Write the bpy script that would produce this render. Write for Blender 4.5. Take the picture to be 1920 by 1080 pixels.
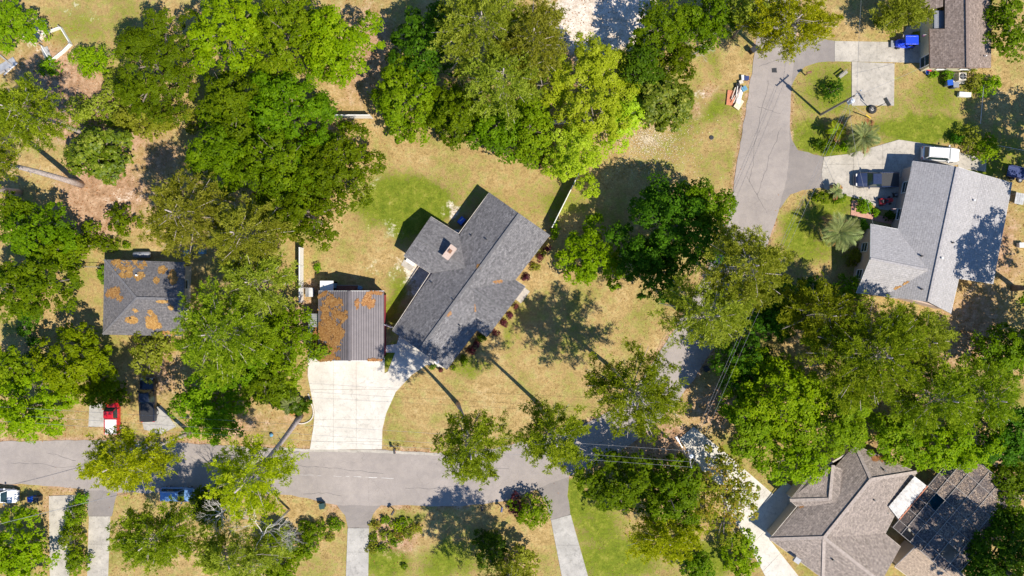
import bpy, math, random
import numpy as np
from mathutils import Vector, Matrix

for o in list(bpy.data.objects): bpy.data.objects.remove(o)
SC = bpy.context.scene
COL = SC.collection
R = math.radians
# ------------------------------------------------------------------ camera, sky, sun, exposure
S, H = 14.0, 92.0                      # plan scale (survey pixels per metre on the ground), flying height
SUN_EL = R(52); SUN_DIR = Vector((0.747, -0.665, 0)).normalized()
cam = bpy.data.cameras.new('drone_camera'); cam.sensor_width = 36; cam.lens = 36 * H / (1920 / S)
cam.clip_start = 1; cam.clip_end = 3000
co = bpy.data.objects.new('drone_camera', cam); COL.objects.link(co); co.location = (0, 0, H); SC.camera = co
world = bpy.data.worlds.new('World'); SC.world = world; world.use_nodes = True
wn = world.node_tree
sky = wn.nodes.new('ShaderNodeTexSky'); sky.sky_type = 'NISHITA'; sky.sun_disc = False
sky.sun_elevation = SUN_EL; sky.sun_rotation = math.atan2(SUN_DIR.x, SUN_DIR.y)
sky.altitude = 1200; sky.air_density = 1.0; sky.dust_density = 0.0; sky.ozone_density = 10.0
bg = wn.nodes['Background']; bg.inputs['Strength'].default_value = 0.13
wn.links.new(sky.outputs['Color'], bg.inputs['Color'])
sl = bpy.data.lights.new('sun', 'SUN'); sl.energy = 5.0; sl.angle = R(0.5); sl.color = (1.0, 0.93, 0.82)
so = bpy.data.objects.new('sun', sl); COL.objects.link(so); so.location = (60, -60, 120)
sd = Vector((SUN_DIR.x * math.cos(SUN_EL), SUN_DIR.y * math.cos(SUN_EL), math.sin(SUN_EL)))
so.rotation_euler = (-sd).to_track_quat('-Z', 'Y').to_euler()
vs = SC.view_settings; vs.view_transform = 'Standard'; vs.look = 'None'; vs.exposure = 0.40; vs.gamma = 1
SC.render.engine = 'CYCLES'
SC.cycles.max_bounces = 6; SC.cycles.diffuse_bounces = 3; SC.cycles.glossy_bounces = 2
SC.cycles.transmission_bounces = 4; SC.cycles.transparent_max_bounces = 6

# ------------------------------------------------------------------ helpers
def W(px, py, z=0.0):
    k = (H - z) / H / S
    return Vector(((px - 960) * k, (540 - py) * k, z))
def W2(px, py, z=0.0):
    v = W(px, py, z); return (v.x, v.y)

def tag(o, label=None, cat=None, group=None, kind=None):
    if label: o['label'] = label
    if cat: o['category'] = cat
    if group: o['group'] = group
    if kind: o['kind'] = kind
    return o
def empty(name, loc=(0, 0, 0), rz=0.0, label=None, cat=None, group=None):
    o = bpy.data.objects.new(name, None); COL.objects.link(o)
    o.location = loc; o.rotation_euler = (0, 0, rz); o.empty_display_size = 0.3
    return tag(o, label, cat, group)
def link(name, me, m=None, parent=None):
    if m is not None:
        me.materials.clear(); me.materials.append(m)
    o = bpy.data.objects.new(name, me); COL.objects.link(o)
    if parent is not None: o.parent = parent
    return o
def copy_tree(o, parent=None):
    c = o.copy(); COL.objects.link(c); c.parent = parent
    for ch in list(o.children): copy_tree(ch, c)
    return c

class MB:
    """collects shapes, links them as one mesh object"""
    def __init__(s): s.v = []; s.f = []; s.uv = None
    def add(s, vs, fs):
        n = len(s.v); s.v += [tuple(p) for p in vs]; s.f += [tuple(i + n for i in f) for f in fs]; return s
    def box(s, c, d, rz=0.0, taper=1.0, m=None):
        x, y, z = d[0] / 2, d[1] / 2, d[2] / 2
        vs = [(-x, -y, -z), (x, -y, -z), (x, y, -z), (-x, y, -z),
              (-x * taper, -y * taper, z), (x * taper, -y * taper, z), (x * taper, y * taper, z), (-x * taper, y * taper, z)]
        ca, sa = math.cos(rz), math.sin(rz)
        vs = [(c[0] + a * ca - b * sa, c[1] + a * sa + b * ca, c[2] + e) for a, b, e in vs]
        return s.add(vs, [(3, 2, 1, 0), (4, 5, 6, 7), (0, 1, 5, 4), (1, 2, 6, 5), (2, 3, 7, 6), (3, 0, 4, 7)])
    def bar(s, a, b, w, h=None):
        """box-section bar between two points"""
        h = h or w; a = Vector(a); b = Vector(b); d = (b - a)
        if d.length < 1e-6: return s
        d.normalize(); up = Vector((0, 0, 1)) if abs(d.z) < .95 else Vector((1, 0, 0))
        sx = d.cross(up).normalized() * w / 2; sy = sx.cross(d).normalized() * h / 2
        vs = [p + q for p in (a, b) for q in (-sx - sy, sx - sy, sx + sy, -sx + sy)]
        return s.add(vs, [(0, 1, 2, 3), (7, 6, 5, 4), (0, 4, 5, 1), (1, 5, 6, 2), (2, 6, 7, 3), (3, 7, 4, 0)])
    def tube(s, pts, rs, n=6, cap=True):
        pts = [Vector(p) for p in pts]
        if not hasattr(rs, '__len__'): rs = [rs] * len(pts)
        base = len(s.v)
        for i, p in enumerate(pts):
            d = (pts[min(i + 1, len(pts) - 1)] - pts[max(i - 1, 0)])
            d = d.normalized() if d.length > 1e-9 else Vector((0, 0, 1))
            up = Vector((0, 0, 1)) if abs(d.z) < .9 else Vector((1, 0, 0))
            a = d.cross(up).normalized(); b = a.cross(d)
            for k in range(n):
                t = 2 * math.pi * k / n
                s.v.append(tuple(p + (a * math.cos(t) + b * math.sin(t)) * rs[i]))
        for i in range(len(pts) - 1):
            for k in range(n):
                k2 = (k + 1) % n
                s.f.append((base + i * n + k, base + i * n + k2, base + (i + 1) * n + k2, base + (i + 1) * n + k))
        if cap:
            s.f.append(tuple(base + k for k in range(n))[::-1])
            s.f.append(tuple(base + (len(pts) - 1) * n + k for k in range(n)))
        return s
    def lathe(s, c, prof, n=16):
        base = len(s.v)
        for r, z in prof:
            for k in range(n):
                t = 2 * math.pi * k / n
                s.v.append((c[0] + r * math.cos(t), c[1] + r * math.sin(t), c[2] + z))
        for i in range(len(prof) - 1):
            for k in range(n):
                k2 = (k + 1) % n
                s.f.append((base + i * n + k, base + i * n + k2, base + (i + 1) * n + k2, base + (i + 1) * n + k))
        s.f.append(tuple(base + k for k in range(n))[::-1]); s.f.append(tuple(base + (len(prof) - 1) * n + k for k in range(n)))
        return s
    def wheel(s, c, r, w, axis='y', n=14):
        base = len(s.v)
        for side, rr in ((-1, r * .82), (-.8, r), (.8, r), (1, r * .82)):
            for k in range(n):
                t = 2 * math.pi * k / n
                a, b = rr * math.cos(t), rr * math.sin(t)
                if axis == 'y': s.v.append((c[0] + a, c[1] + side * w / 2, c[2] + b))
                elif axis == 'x': s.v.append((c[0] + side * w / 2, c[1] + a, c[2] + b))
                else: s.v.append((c[0] + a, c[1] + b, c[2] + side * w / 2))
        for i in range(3):
            for k in range(n):
                k2 = (k + 1) % n
                s.f.append((base + i * n + k, base + i * n + k2, base + (i + 1) * n + k2, base + (i + 1) * n + k))
        s.f.append(tuple(base + k for k in range(n))); s.f.append(tuple(base + 3 * n + k for k in range(n)))
        return s
    def prism(s, poly, z0, z1):
        n = len(poly)
        vs = [(p[0], p[1], z0) for p in poly] + [(p[0], p[1], z1) for p in poly]
        fs = [tuple(range(n))[::-1], tuple(range(n, 2 * n))] + [(i, (i + 1) % n, n + (i + 1) % n, n + i) for i in range(n)]
        return s.add(vs, fs)
    def slab(s, pts, t):
        """roof plane given by 3D points, thickness t downwards, with uv in metres along eave / up slope"""
        pts = [Vector(p) for p in pts]
        nrm = Vector((0, 0, 0))
        for i in range(len(pts)): nrm += pts[i].cross(pts[(i + 1) % len(pts)])
        if nrm.z < 0: pts.reverse(); nrm = -nrm
        n = len(pts); s.add([p for p in pts] + [p - Vector((0, 0, t)) for p in pts],
              [tuple(range(n)), tuple(range(2 * n - 1, n - 1, -1))] + [(i, n + i, n + (i + 1) % n, (i + 1) % n) for i in range(n)])
        s.n = nrm.normalized(); return s
    def build(s, name, m, parent=None, org=(0, 0, 0), smooth=False, uv=False):
        me = bpy.data.meshes.new(name)
        ox, oy, oz = org
        me.from_pydata([(a - ox, b - oy, c - oz) for a, b, c in s.v], [], s.f)
        if smooth: me.polygons.foreach_set('use_smooth', [True] * len(me.polygons))
        if uv:
            n = s.n; u = Vector((-n.y, n.x, 0)); u = u.normalized() if u.length > 1e-4 else Vector((1, 0, 0)); w = n.cross(u)
            lay = me.uv_layers.new(name='UVMap'); vi = np.empty(len(me.loops), 'i'); me.loops.foreach_get('vertex_index', vi)
            P = np.array(s.v)[vi]; lay.data.foreach_set('uv', np.stack([P @ np.array(u), P @ np.array(w)], 1).astype('f').ravel())
        return link(name, me, m, parent)

def clip(poly, a, b, c):
    """keep a*x+b*y<=c"""
    out = []
    for i in range(len(poly)):
        p, q = poly[i], poly[(i + 1) % len(poly)]
        dp, dq = a * p[0] + b * p[1] - c, a * q[0] + b * q[1] - c
        if dp <= 0: out.append(p)
        if (dp < 0 < dq) or (dq < 0 < dp):
            t = dp / (dp - dq); out.append((p[0] + (q[0] - p[0]) * t, p[1] + (q[1] - p[1]) * t))
    return out
def inside(poly, X, Y):
    r = np.zeros(X.shape, bool); n = len(poly)
    for i in range(n):
        (x0, y0), (x1, y1) = poly[i], poly[(i + 1) % n]
        if abs(y1 - y0) < 1e-9: continue
        r ^= ((y0 > Y) != (y1 > Y)) & (X < (x1 - x0) * (Y - y0) / (y1 - y0) + x0)
    return r
def vnoise(X, Y, sc, seed=0):
    rs = np.random.RandomState(seed); g = rs.rand(64, 64)
    x = np.asarray(X) * sc; y = np.asarray(Y) * sc
    xi = np.floor(x).astype(int); yi = np.floor(y).astype(int); fx = x - xi; fy = y - yi
    fx = fx * fx * (3 - 2 * fx); fy = fy * fy * (3 - 2 * fy)
    a = g[xi % 64, yi % 64]; b = g[(xi + 1) % 64, yi % 64]; c = g[xi % 64, (yi + 1) % 64]; d = g[(xi + 1) % 64, (yi + 1) % 64]
    return (a * (1 - fx) + b * fx) * (1 - fy) + (c * (1 - fx) + d * fx) * fy
def fbm(X, Y, sc, seed=0):
    return .5 * vnoise(X, Y, sc, seed) + .3 * vnoise(X, Y, sc * 2.3, seed + 1) + .2 * vnoise(X, Y, sc * 5.1, seed + 2)
def dist_poly(pts, X, Y):
    d = np.full(X.shape, 1e9)
    for i in range(len(pts) - 1):
        (x0, y0), (x1, y1) = pts[i], pts[i + 1]; dx, dy = x1 - x0, y1 - y0
        t = np.clip(((X - x0) * dx + (Y - y0) * dy) / (dx * dx + dy * dy + 1e-9), 0, 1)
        d = np.minimum(d, np.hypot(X - x0 - t * dx, Y - y0 - t * dy))
    return d
def faces_mesh(name, V, k, tone=None):
    """V: (N,k,3) array, one k-gon each"""
    N = len(V); me = bpy.data.meshes.new(name)
    me.vertices.add(N * k); me.vertices.foreach_set('co', np.ascontiguousarray(V, 'f').ravel())
    me.loops.add(N * k); me.loops.foreach_set('vertex_index', np.arange(N * k, dtype='i'))
    me.polygons.add(N); me.polygons.foreach_set('loop_start', np.arange(0, N * k, k, dtype='i'))
    me.update(calc_edges=True)
    if tone is not None:
        at = me.attributes.new('tone', 'FLOAT', 'FACE'); at.data.foreach_set('value', np.ascontiguousarray(tone, 'f'))
    return me

# ------------------------------------------------------------------ materials
def newmat(name):
    m = bpy.data.materials.new(name); m.use_nodes = True; nt = m.node_tree
    return m, nt, nt.nodes['Principled BSDF']
def nd(nt, t, **kw):
    n = nt.nodes.new('ShaderNode' + t)
    for k, v in kw.items():
        if k.startswith('_'): setattr(n, k[1:], v)
        else: n.inputs[k].default_value = v
    return n
def ramp(nt, fac, stops):
    r = nt.nodes.new('ShaderNodeValToRGB'); e = r.color_ramp.elements
    while len(e) < len(stops): e.new(.5)
    for el, (p, c) in zip(e, stops): el.position = p; el.color = (*c, 1) if len(c) == 3 else c
    nt.links.new(fac, r.inputs['Fac']); return r.outputs['Color']
def mixc(nt, fac, a, b, mode='MIX'):
    n = nt.nodes.new('ShaderNodeMix'); n.data_type = 'RGBA'; n.blend_type = mode
    for sock, val in ((n.inputs[0], fac), (n.inputs[6], a), (n.inputs[7], b)):
        if hasattr(val, 'is_linked') or hasattr(val, 'links'): nt.links.new(val, sock)
        elif hasattr(val, '__len__'): sock.default_value = (*val, 1)
        else: sock.default_value = val
    return n.outputs[2]
def math_(nt, op, a, b=0.0, clampit=False):
    n = nt.nodes.new('ShaderNodeMath'); n.operation = op; n.use_clamp = clampit
    for sock, val in ((n.inputs[0], a), (n.inputs[1], b)):
        if hasattr(val, 'links'): nt.links.new(val, sock)
        else: sock.default_value = val
    return n.outputs[0]
def coords(nt, kind='Object'):
    return nt.nodes.new('ShaderNodeTexCoord').outputs[kind]
def noise(nt, co_, scale, detail=4, rough=.6):
    n = nd(nt, 'TexNoise', Scale=scale, Detail=detail, Roughness=rough); nt.links.new(co_, n.inputs['Vector']); return n.outputs['Fac']
def bump(nt, b, h, strength=.4, dist=.05):
    n = nd(nt, 'Bump', Strength=strength, Distance=dist); nt.links.new(h, n.inputs['Height']); nt.links.new(n.outputs[0], b.inputs['Normal'])
def plain(name, c, rough=.6, metal=0.0, var=.18, scale=6.0, bumpk=.15, coat=0.0):
    m, nt, b = newmat(name); f = noise(nt, coords(nt), scale)
    lo = tuple(x * (1 - var) for x in c); hi = tuple(min(1, x * (1 + var)) for x in c)
    nt.links.new(ramp(nt, f, [(.3, lo), (.7, hi)]), b.inputs['Base Color'])
    b.inputs['Roughness'].default_value = rough; b.inputs['Metallic'].default_value = metal
    if coat: b.inputs['Coat Weight'].default_value = coat; b.inputs['Coat Roughness'].default_value = .05
    if bumpk: bump(nt, b, noise(nt, coords(nt), scale * 6), bumpk, .01)
    return m
def shingle(name, c1, c2, c3, row=.22, width=.46, grain=.75):
    m, nt, b = newmat(name); uv = coords(nt, 'UV')
    br = nd(nt, 'TexBrick', Scale=1.0); br.inputs['Brick Width'].default_value = width; br.inputs['Row Height'].default_value = row
    br.inputs['Mortar Size'].default_value = .012; br.inputs['Color1'].default_value = (*c1, 1); br.inputs['Color2'].default_value = (*c2, 1)
    br.inputs['Mortar'].default_value = (*tuple(x * .45 for x in c1), 1); br.inputs['Bias'].default_value = 0
    nt.links.new(uv, br.inputs['Vector'])
    big = noise(nt, uv, .35, 5); fine = noise(nt, uv, 3.6, 4, .8)
    c = mixc(nt, ramp(nt, big, [(.35, (0, 0, 0)), (.7, (.75, .75, .75))]), br.outputs['Color'], c3)
    c = mixc(nt, grain, c, ramp(nt, fine, [(.34, (.42, .42, .42)), (.66, (1.6, 1.6, 1.6))]), 'MULTIPLY')
    # streaks running down the slope
    mp = nt.nodes.new('ShaderNodeMapping'); mp.inputs['Scale'].default_value = (1.6, .12, 1); nt.links.new(uv, mp.inputs['Vector'])
    st = noise(nt, mp.outputs[0], 1.0, 4)
    c = mixc(nt, .18, c, ramp(nt, st, [(.35, (.78, .78, .78)), (.65, (1.1, 1.1, 1.1))]), 'MULTIPLY')
    nt.links.new(c, b.inputs['Base Color']); b.inputs['Roughness'].default_value = .92
    bump(nt, b, br.outputs['Fac'], .5, -.02)
    return m
def concrete(name, c, dark, stain=.5):
    m, nt, b = newmat(name); p = coords(nt)
    f = noise(nt, p, .45, 6, .65); g = noise(nt, p, 7, 4); s = noise(nt, p, 1.7, 6, .7)
    k = mixc(nt, ramp(nt, f, [(.38, (0, 0, 0)), (.7, (1, 1, 1))]), dark, c)
    k = mixc(nt, math_(nt, 'MULTIPLY', ramp(nt, s, [(.52, (0, 0, 0)), (.66, (1, 1, 1))]), stain), k, tuple(x * .6 for x in dark))
    k = mixc(nt, .6, k, ramp(nt, g, [(.3, (.86, .86, .86)), (.7, (1.1, 1.1, 1.1))]), 'MULTIPLY')
    # hairline cracks
    v = nd(nt, 'TexVoronoi', Scale=.22); v.feature = 'DISTANCE_TO_EDGE'
    wp = nt.nodes.new('ShaderNodeVectorMath'); wp.operation = 'ADD'
    nz = nd(nt, 'TexNoise', Scale=1.3, Detail=4); nt.links.new(p, nz.inputs['Vector'])
    nt.links.new(p, wp.inputs[0]); nt.links.new(nz.outputs['Color'], wp.inputs[1]); nt.links.new(wp.outputs[0], v.inputs['Vector'])
    k = mixc(nt, ramp(nt, v.outputs['Distance'], [(.0, (.45, .45, .45)), (.006, (0, 0, 0))]), k, tuple(x * .45 for x in dark))
    nt.links.new(k, b.inputs['Base Color']); b.inputs['Roughness'].default_value = .9
    bump(nt, b, g, .2, .01); return m
def leafmat(name, dark, mid, light, trans=.35, gloss=.08):
    m, nt, b = newmat(name)
    a = nd(nt, 'Attribute', _attribute_name='tone').outputs['Fac']
    oi = nt.nodes.new('ShaderNodeObjectInfo')
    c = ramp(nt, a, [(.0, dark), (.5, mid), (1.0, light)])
    hs = nd(nt, 'HueSaturation'); nt.links.new(c, hs.inputs['Color'])
    nt.links.new(math_(nt, 'ADD', math_(nt, 'MULTIPLY', oi.outputs['Random'], .036), .474), hs.inputs['Hue'])
    nt.links.new(math_(nt, 'ADD', math_(nt, 'MULTIPLY', oi.outputs['Random'], .42), .78), hs.inputs['Value'])
    nt.links.new(hs.outputs[0], b.inputs['Base Color']); b.inputs['Roughness'].default_value = .5
    b.inputs['Specular IOR Level'].default_value = gloss
    t = nt.nodes.new('ShaderNodeBsdfTranslucent')
    nt.links.new(mixc(nt, 1.0, hs.outputs[0], (1.1, 1.14, .5), 'MULTIPLY'), t.inputs['Color'])
    mx = nd(nt, 'MixShader', Fac=trans); nt.links.new(b.outputs[0], mx.inputs[1]); nt.links.new(t.outputs[0], mx.inputs[2])
    nt.links.new(mx.outputs[0], nt.nodes['Material Output'].inputs['Surface']); return m

LEAF = {
 'oak':   leafmat('oak_leaf', (.045, .095, .001), (.115, .21, .002), (.22, .33, .006), .42),
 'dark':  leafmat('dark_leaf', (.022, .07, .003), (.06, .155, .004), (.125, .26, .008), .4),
 'fine':  leafmat('fine_leaf', (.05, .11, .001), (.105, .21, .002), (.17, .29, .006), .4),
 'lime':  leafmat('lime_leaf', (.24, .36, .006), (.42, .57, .02), (.55, .66, .08), .47),
 'maple': leafmat('maple_leaf', (.095, .19, .001), (.21, .355, .002), (.34, .47, .008), .42),
 'mid':   leafmat('mid_leaf', (.07, .145, .001), (.165, .29, .003), (.29, .40, .012), .42),
 'olive': leafmat('olive_leaf', (.11, .14, .006), (.23, .275, .015), (.38, .40, .07), .38),
 'magn':  leafmat('magnolia_leaf', (.045, .085, .002), (.14, .22, .004), (.44, .48, .07), .36, .3),
 'rust':  leafmat('rust_leaf', (.11, .17, .005), (.25, .28, .015), (.50, .30, .06), .4),
 'pine':  leafmat('pine_needle', (.12, .155, .008), (.28, .33, .022), (.46, .50, .075), .44),
 'pineg': leafmat('green_pine_needle', (.09, .15, .004), (.23, .32, .010), (.40, .48, .03), .44),
 'piney': leafmat('yellow_pine_needle', (.17, .22, .003), (.375, .435, .007), (.56, .59, .025), .45),
 'hedge': leafmat('hedge_leaf', (.055, .125, .002), (.13, .25, .003), (.24, .36, .006), .38),
 'plum':  leafmat('plum_leaf', (.05, .012, .015), (.13, .03, .035), (.22, .07, .06), .25),
 'palm':  leafmat('palm_leaf', (.10, .14, .035), (.19, .25, .07), (.36, .41, .16), .25, .3),
 'dry':   leafmat('dry_leaf', (.20, .095, .03), (.36, .18, .06), (.50, .30, .12), .15),
 'grass': leafmat('grass_blade', (.32, .24, .07), (.42, .32, .11), (.56, .45, .20), .3),
}
BARK = plain('bark', (.21, .17, .14), .95, var=.4, scale=5, bumpk=.5)
BARKP = plain('pine_bark', (.43, .36, .325), .95, var=.4, scale=6, bumpk=.5)
DEAD = plain('dead_wood', (.55, .52, .47), .9, var=.2, scale=6)
CONC = concrete('pale_concrete', (.70, .66, .58), (.55, .51, .44), .4)
CONC2 = concrete('grey_concrete', (.54, .49, .41), (.38, .345, .29), .6)
CONC3 = concrete('weathered_concrete', (.52, .49, .44), (.36, .34, .305), .55)
def asphalt(name, c):
    m, nt, b = newmat(name); p = coords(nt)
    f = noise(nt, p, .12, 6, .6); g = noise(nt, p, 14, 4); s = noise(nt, p, .9, 6, .7)
    k = ramp(nt, f, [(.3, tuple(x * .86 for x in c)), (.7, tuple(x * 1.12 for x in c))])
    k = mixc(nt, .8, k, ramp(nt, g, [(.25, (.72, .72, .72)), (.75, (1.2, 1.2, 1.2))]), 'MULTIPLY')
    k = mixc(nt, .6, k, ramp(nt, s, [(.36, (.82, .82, .84)), (.6, (1.06, 1.05, 1.04))]), 'MULTIPLY')
    v = nd(nt, 'TexVoronoi', Scale=.16); v.feature = 'DISTANCE_TO_EDGE'
    nz = nd(nt, 'TexNoise', Scale=.8, Detail=5); nt.links.new(p, nz.inputs['Vector'])
    wp = nt.nodes.new('ShaderNodeVectorMath'); wp.operation = 'ADD'; nt.links.new(p, wp.inputs[0]); nt.links.new(nz.outputs['Color'], wp.inputs[1])
    nt.links.new(wp.outputs[0], v.inputs['Vector'])
    k = mixc(nt, ramp(nt, v.outputs['Distance'], [(0, (.4, .4, .4)), (.004, (0, 0, 0))]), k, tuple(x * .5 for x in c))
    nt.links.new(k, b.inputs['Base Color']); b.inputs['Roughness'].default_value = .95; bump(nt, b, g, .25, .01); return m
ASPH = asphalt('old_asphalt', (.345, .302, .268)); ASPH2 = asphalt('apron_asphalt', (.275, .243, .218))
M = dict(
 shin_main=shingle('charcoal_shingle', (.115, .11, .112), (.225, .215, .215), (.165, .158, .16)),
 shin_left=shingle('slate_shingle', (.125, .118, .12), (.19, .175, .172), (.138, .132, .135)),
 shin_brown=shingle('brown_shingle', (.19, .14, .11), (.32, .245, .20), (.25, .195, .16)),
 shin_right=shingle('light_grey_shingle', (.34, .325, .32), (.41, .39, .385), (.37, .355, .35), .26, .5, .35),
 shin_taupe=shingle('taupe_shingle', (.215, .175, .145), (.36, .295, .245), (.285, .235, .20)),
 shin_tan=shingle('tan_shingle', (.34, .26, .19), (.42, .32, .23), (.38, .29, .21)),
 metal=plain('dark_metal_roof', (.165, .145, .148), .55, .2, var=.12, scale=1.2, bumpk=0),
 corr=plain('galvanised_sheet', (.5, .5, .5), .45, .4, var=.25, scale=1.5),
 white=plain('white_paint', (.78, .77, .74), .5, var=.08), trim=plain('white_trim', (.74, .72, .68), .6, var=.1),
 cream=plain('cream_siding', (.66, .60, .42), .8, var=.08), brick=plain('red_brick', (.40, .20, .15), .9, var=.25, scale=9),
 redwall=plain('barn_red_paint', (.30, .03, .05), .6, var=.12), pinkbrick=plain('pale_brick', (.52, .40, .33), .9, var=.2, scale=9),
 greywall=plain('grey_siding', (.42, .41, .40), .8, var=.1), tanwall=plain('tan_siding', (.50, .43, .35), .8, var=.1),
 black=plain('black_plastic', (.03, .03, .032), .5, var=.2), rubber=plain('rubber', (.035, .034, .034), .85, var=.2),
 green=plain('green_plastic', (.02, .06, .055), .5, var=.2), blue=plain('blue_plastic', (.02, .10, .50), .35, var=.12),
 grey=plain('grey_plastic', (.25, .26, .28), .5, var=.12), steel=plain('galvanised_steel', (.55, .56, .57), .35, .6, var=.1),
 wood=plain('weathered_wood', (.36, .33, .30), .85, var=.2, scale=4), brown=plain('brown_wood', (.22, .11, .06), .8, var=.2),
 pole=plain('pole_wood', (.30, .26, .22), .9, var=.25, scale=3), ceramic=plain('grey_transformer', (.55, .62, .70), .4, var=.08),
 orange=plain('orange_board', (.50, .19, .10), .8, var=.2), yellow=plain('yellow_plastic', (.70, .48, .04), .5, var=.1),
 red=plain('red_plastic', (.55, .03, .04), .35, var=.1, coat=.5), pink=plain('faded_flag', (.62, .25, .33), .8, var=.2),
 straw=plain('straw_board', (.62, .52, .36), .8, var=.2), bluegrey=plain('weathered_blue', (.12, .28, .40), .6, var=.2),
 navy=plain('navy_plastic', (.03, .05, .16), .5), stone=plain('pale_stone', (.62, .56, .48), .9, var=.25),
 edging=plain('brick_edging', (.60, .42, .34), .9, var=.3, scale=3), mulch=plain('mulch', (.22, .10, .06), .95, var=.4, scale=8),
 cable=plain('cable', (.30, .30, .31), .5, var=.05), chain=plain('chain_link', (.48, .49, .50), .4, .5),
)
def glassmat():
    m, nt, b = newmat('window_glass'); f = noise(nt, coords(nt), 1.2)
    nt.links.new(ramp(nt, f, [(.3, (.012, .03, .035)), (.7, (.03, .06, .065))]), b.inputs['Base Color'])
    b.inputs['Roughness'].default_value = .05; b.inputs['Specular IOR Level'].default_value = .7; return m
GLASS = glassmat()
def paint(name, c, metal=.15):
    m, nt, b = newmat(name); f = noise(nt, coords(nt), 2.0)
    nt.links.new(ramp(nt, f, [(.3, tuple(x * .93 for x in c)), (.7, tuple(min(1, x * 1.05) for x in c))]), b.inputs['Base Color'])
    b.inputs['Roughness'].default_value = .33; b.inputs['Metallic'].default_value = metal
    b.inputs['Coat Weight'].default_value = .8; b.inputs['Coat Roughness'].default_value = .06; return m
# ------------------------------------------------------------------ plans of roads, drives, beds (survey pixels)
ROAD_IN = [(-80,829),(60,827),(150,824),(300,828),(420,835),(520,840),(580,843),(715,843),(800,848),(870,850),(920,843),(980,828),(1040,812),
  (1100,795),(1150,768),(1190,730),(1225,680),(1260,625),(1300,555),(1335,490),(1362,425),(1376,350),(1388,270),(1404,170),(1418,85),(1425,30),(1432,-80)]
ROAD_OUT = [(1500,-80),(1497,30),(1492,85),(1483,170),(1480,230),(1480,290),(1476,330),(1466,370),(1450,425),(1425,500),(1392,570),(1360,625),(1335,660),
  (1295,720),(1250,775),(1200,822),(1140,860),(1065,893),(1010,915),(960,938),(900,946),(820,949),(712,947),(632,948),(600,940),(560,930),(480,925),
  (330,923),(240,925),(160,918),(60,908),(-80,904)]
APRONS = [[(1487,78),(1530,70),(1565,77),(1565,115),(1535,117),(1510,125),(1494,140),(1480,172),(1470,120)],
  [(1472,225),(1481,235),(1485,262),(1496,281),(1545,294),(1540,325),(1545,352),(1505,357),(1482,364),(1462,392),(1462,330)],
  [(625,940),(720,940),(699,963),(692,990),(652,990),(647,966)],
  [(1000,905),(1068,884),(1064,930),(1070,965),(1033,975),(1026,946)],
  [(155,910),(222,915),(209,968),(166,968)]]
DRIVES = [ # name, polygon, material, label, joints [(axis, px)...]
 ('main', [(578,671),(721,671),(721,700),(727,697),(741,661),(720,661),(720,648),(744,645),(749,628),(834,690),(800,684),(772,703),(742,735),(724,775),(717,805),(716,842),(581,843),(588,800),(590,772),(577,705)], CONC,
   [('x',625),('x',668),('y',730),('y',787),('y',828)]),
 ('wide', [(1565,77),(1740,80),(1740,118),(1565,115)], CONC2, [('x',1610),('x',1644),('x',1710)]),
 ('square', [(1597,116),(1677,119),(1676,198),(1597,198)], CONC2, []),
 ('right', [(1545,294),(1590,289),(1640,275),(1685,262),(1726,268),(1800,286),(1830,300),(1712,330),(1700,400),(1650,392),(1620,375),(1580,365),(1545,354),(1540,325)], CONC2,
   [('x',1600),('x',1655),('y',308)]),
 ('centre', [(652,990),(692,990),(690,1100),(648,1100)], CONC3, [('y',1035)]),
 ('slanted', [(1033,975),(1070,965),(1108,1100),(1057,1100)], CONC3, [('y',1022)]),
 ('far_left', [(92,930),(142,928),(137,1000),(128,1100),(94,1100)], CONC2, [('y',1010)]),
 ('left', [(167,968),(207,968),(202,1100),(163,1100)], CONC2, [('y',1020)]),
 ('diagonal', [(1300,800),(1365,853),(1449,926),(1473,903),(1510,930),(1445,1014),(1505,1090),(1440,1090),(1394,1003),(1340,915),(1274,823)], CONC,
   [('d',(1322,855)),('d',(1362,905)),('d',(1402,955)),('d',(1430,1000)),('d',(1460,1040))]),
 ('pad', [(168,757),(205,757),(202,800),(166,800)], CONC3, []),
 ('carport', [(262,770),(302,760),(330,800),(300,815),(270,805)], CONC3, []),
 ('walk', [(1700,50),(1745,42),(1745,54),(1712,60),(1696,78),(1688,77)], CONC2, []),
 ('patio', [(1798,286),(1850,298),(1848,322),(1796,315)], CONC2, [('x',1822)]),
 ('step', [(757,487),(778,500),(770,509),(752,497)], CONC2, []),
]
def WP(poly, z=0): return [W2(x, y, z) for x, y in poly]
def rough_line(pts, amp, seed, step=1.0):
    out = []; rr = random.Random(seed)
    for (x0, y0), (x1, y1) in zip(pts[:-1], pts[1:]):
        L = math.hypot(x1 - x0, y1 - y0); n = max(1, int(L / step))
        for i in range(n):
            t = i / n; out.append((x0 + (x1 - x0) * t + rr.uniform(-amp, amp), y0 + (y1 - y0) * t + rr.uniform(-amp, amp)))
    return out + [pts[-1]]
def smooth_line(pts, it=2):
    for _ in range(it):
        q = [pts[0]]
        for a, b in zip(pts[:-1], pts[1:]):
            q += [(a[0] * .75 + b[0] * .25, a[1] * .75 + b[1] * .25), (a[0] * .25 + b[0] * .75, a[1] * .25 + b[1] * .75)]
        pts = q + [pts[-1]]
    return pts
rin = rough_line(smooth_line(WP(ROAD_IN)), .09, 1, .8); rout = rough_line(smooth_line(WP(ROAD_OUT)), .11, 2, .8)

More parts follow.
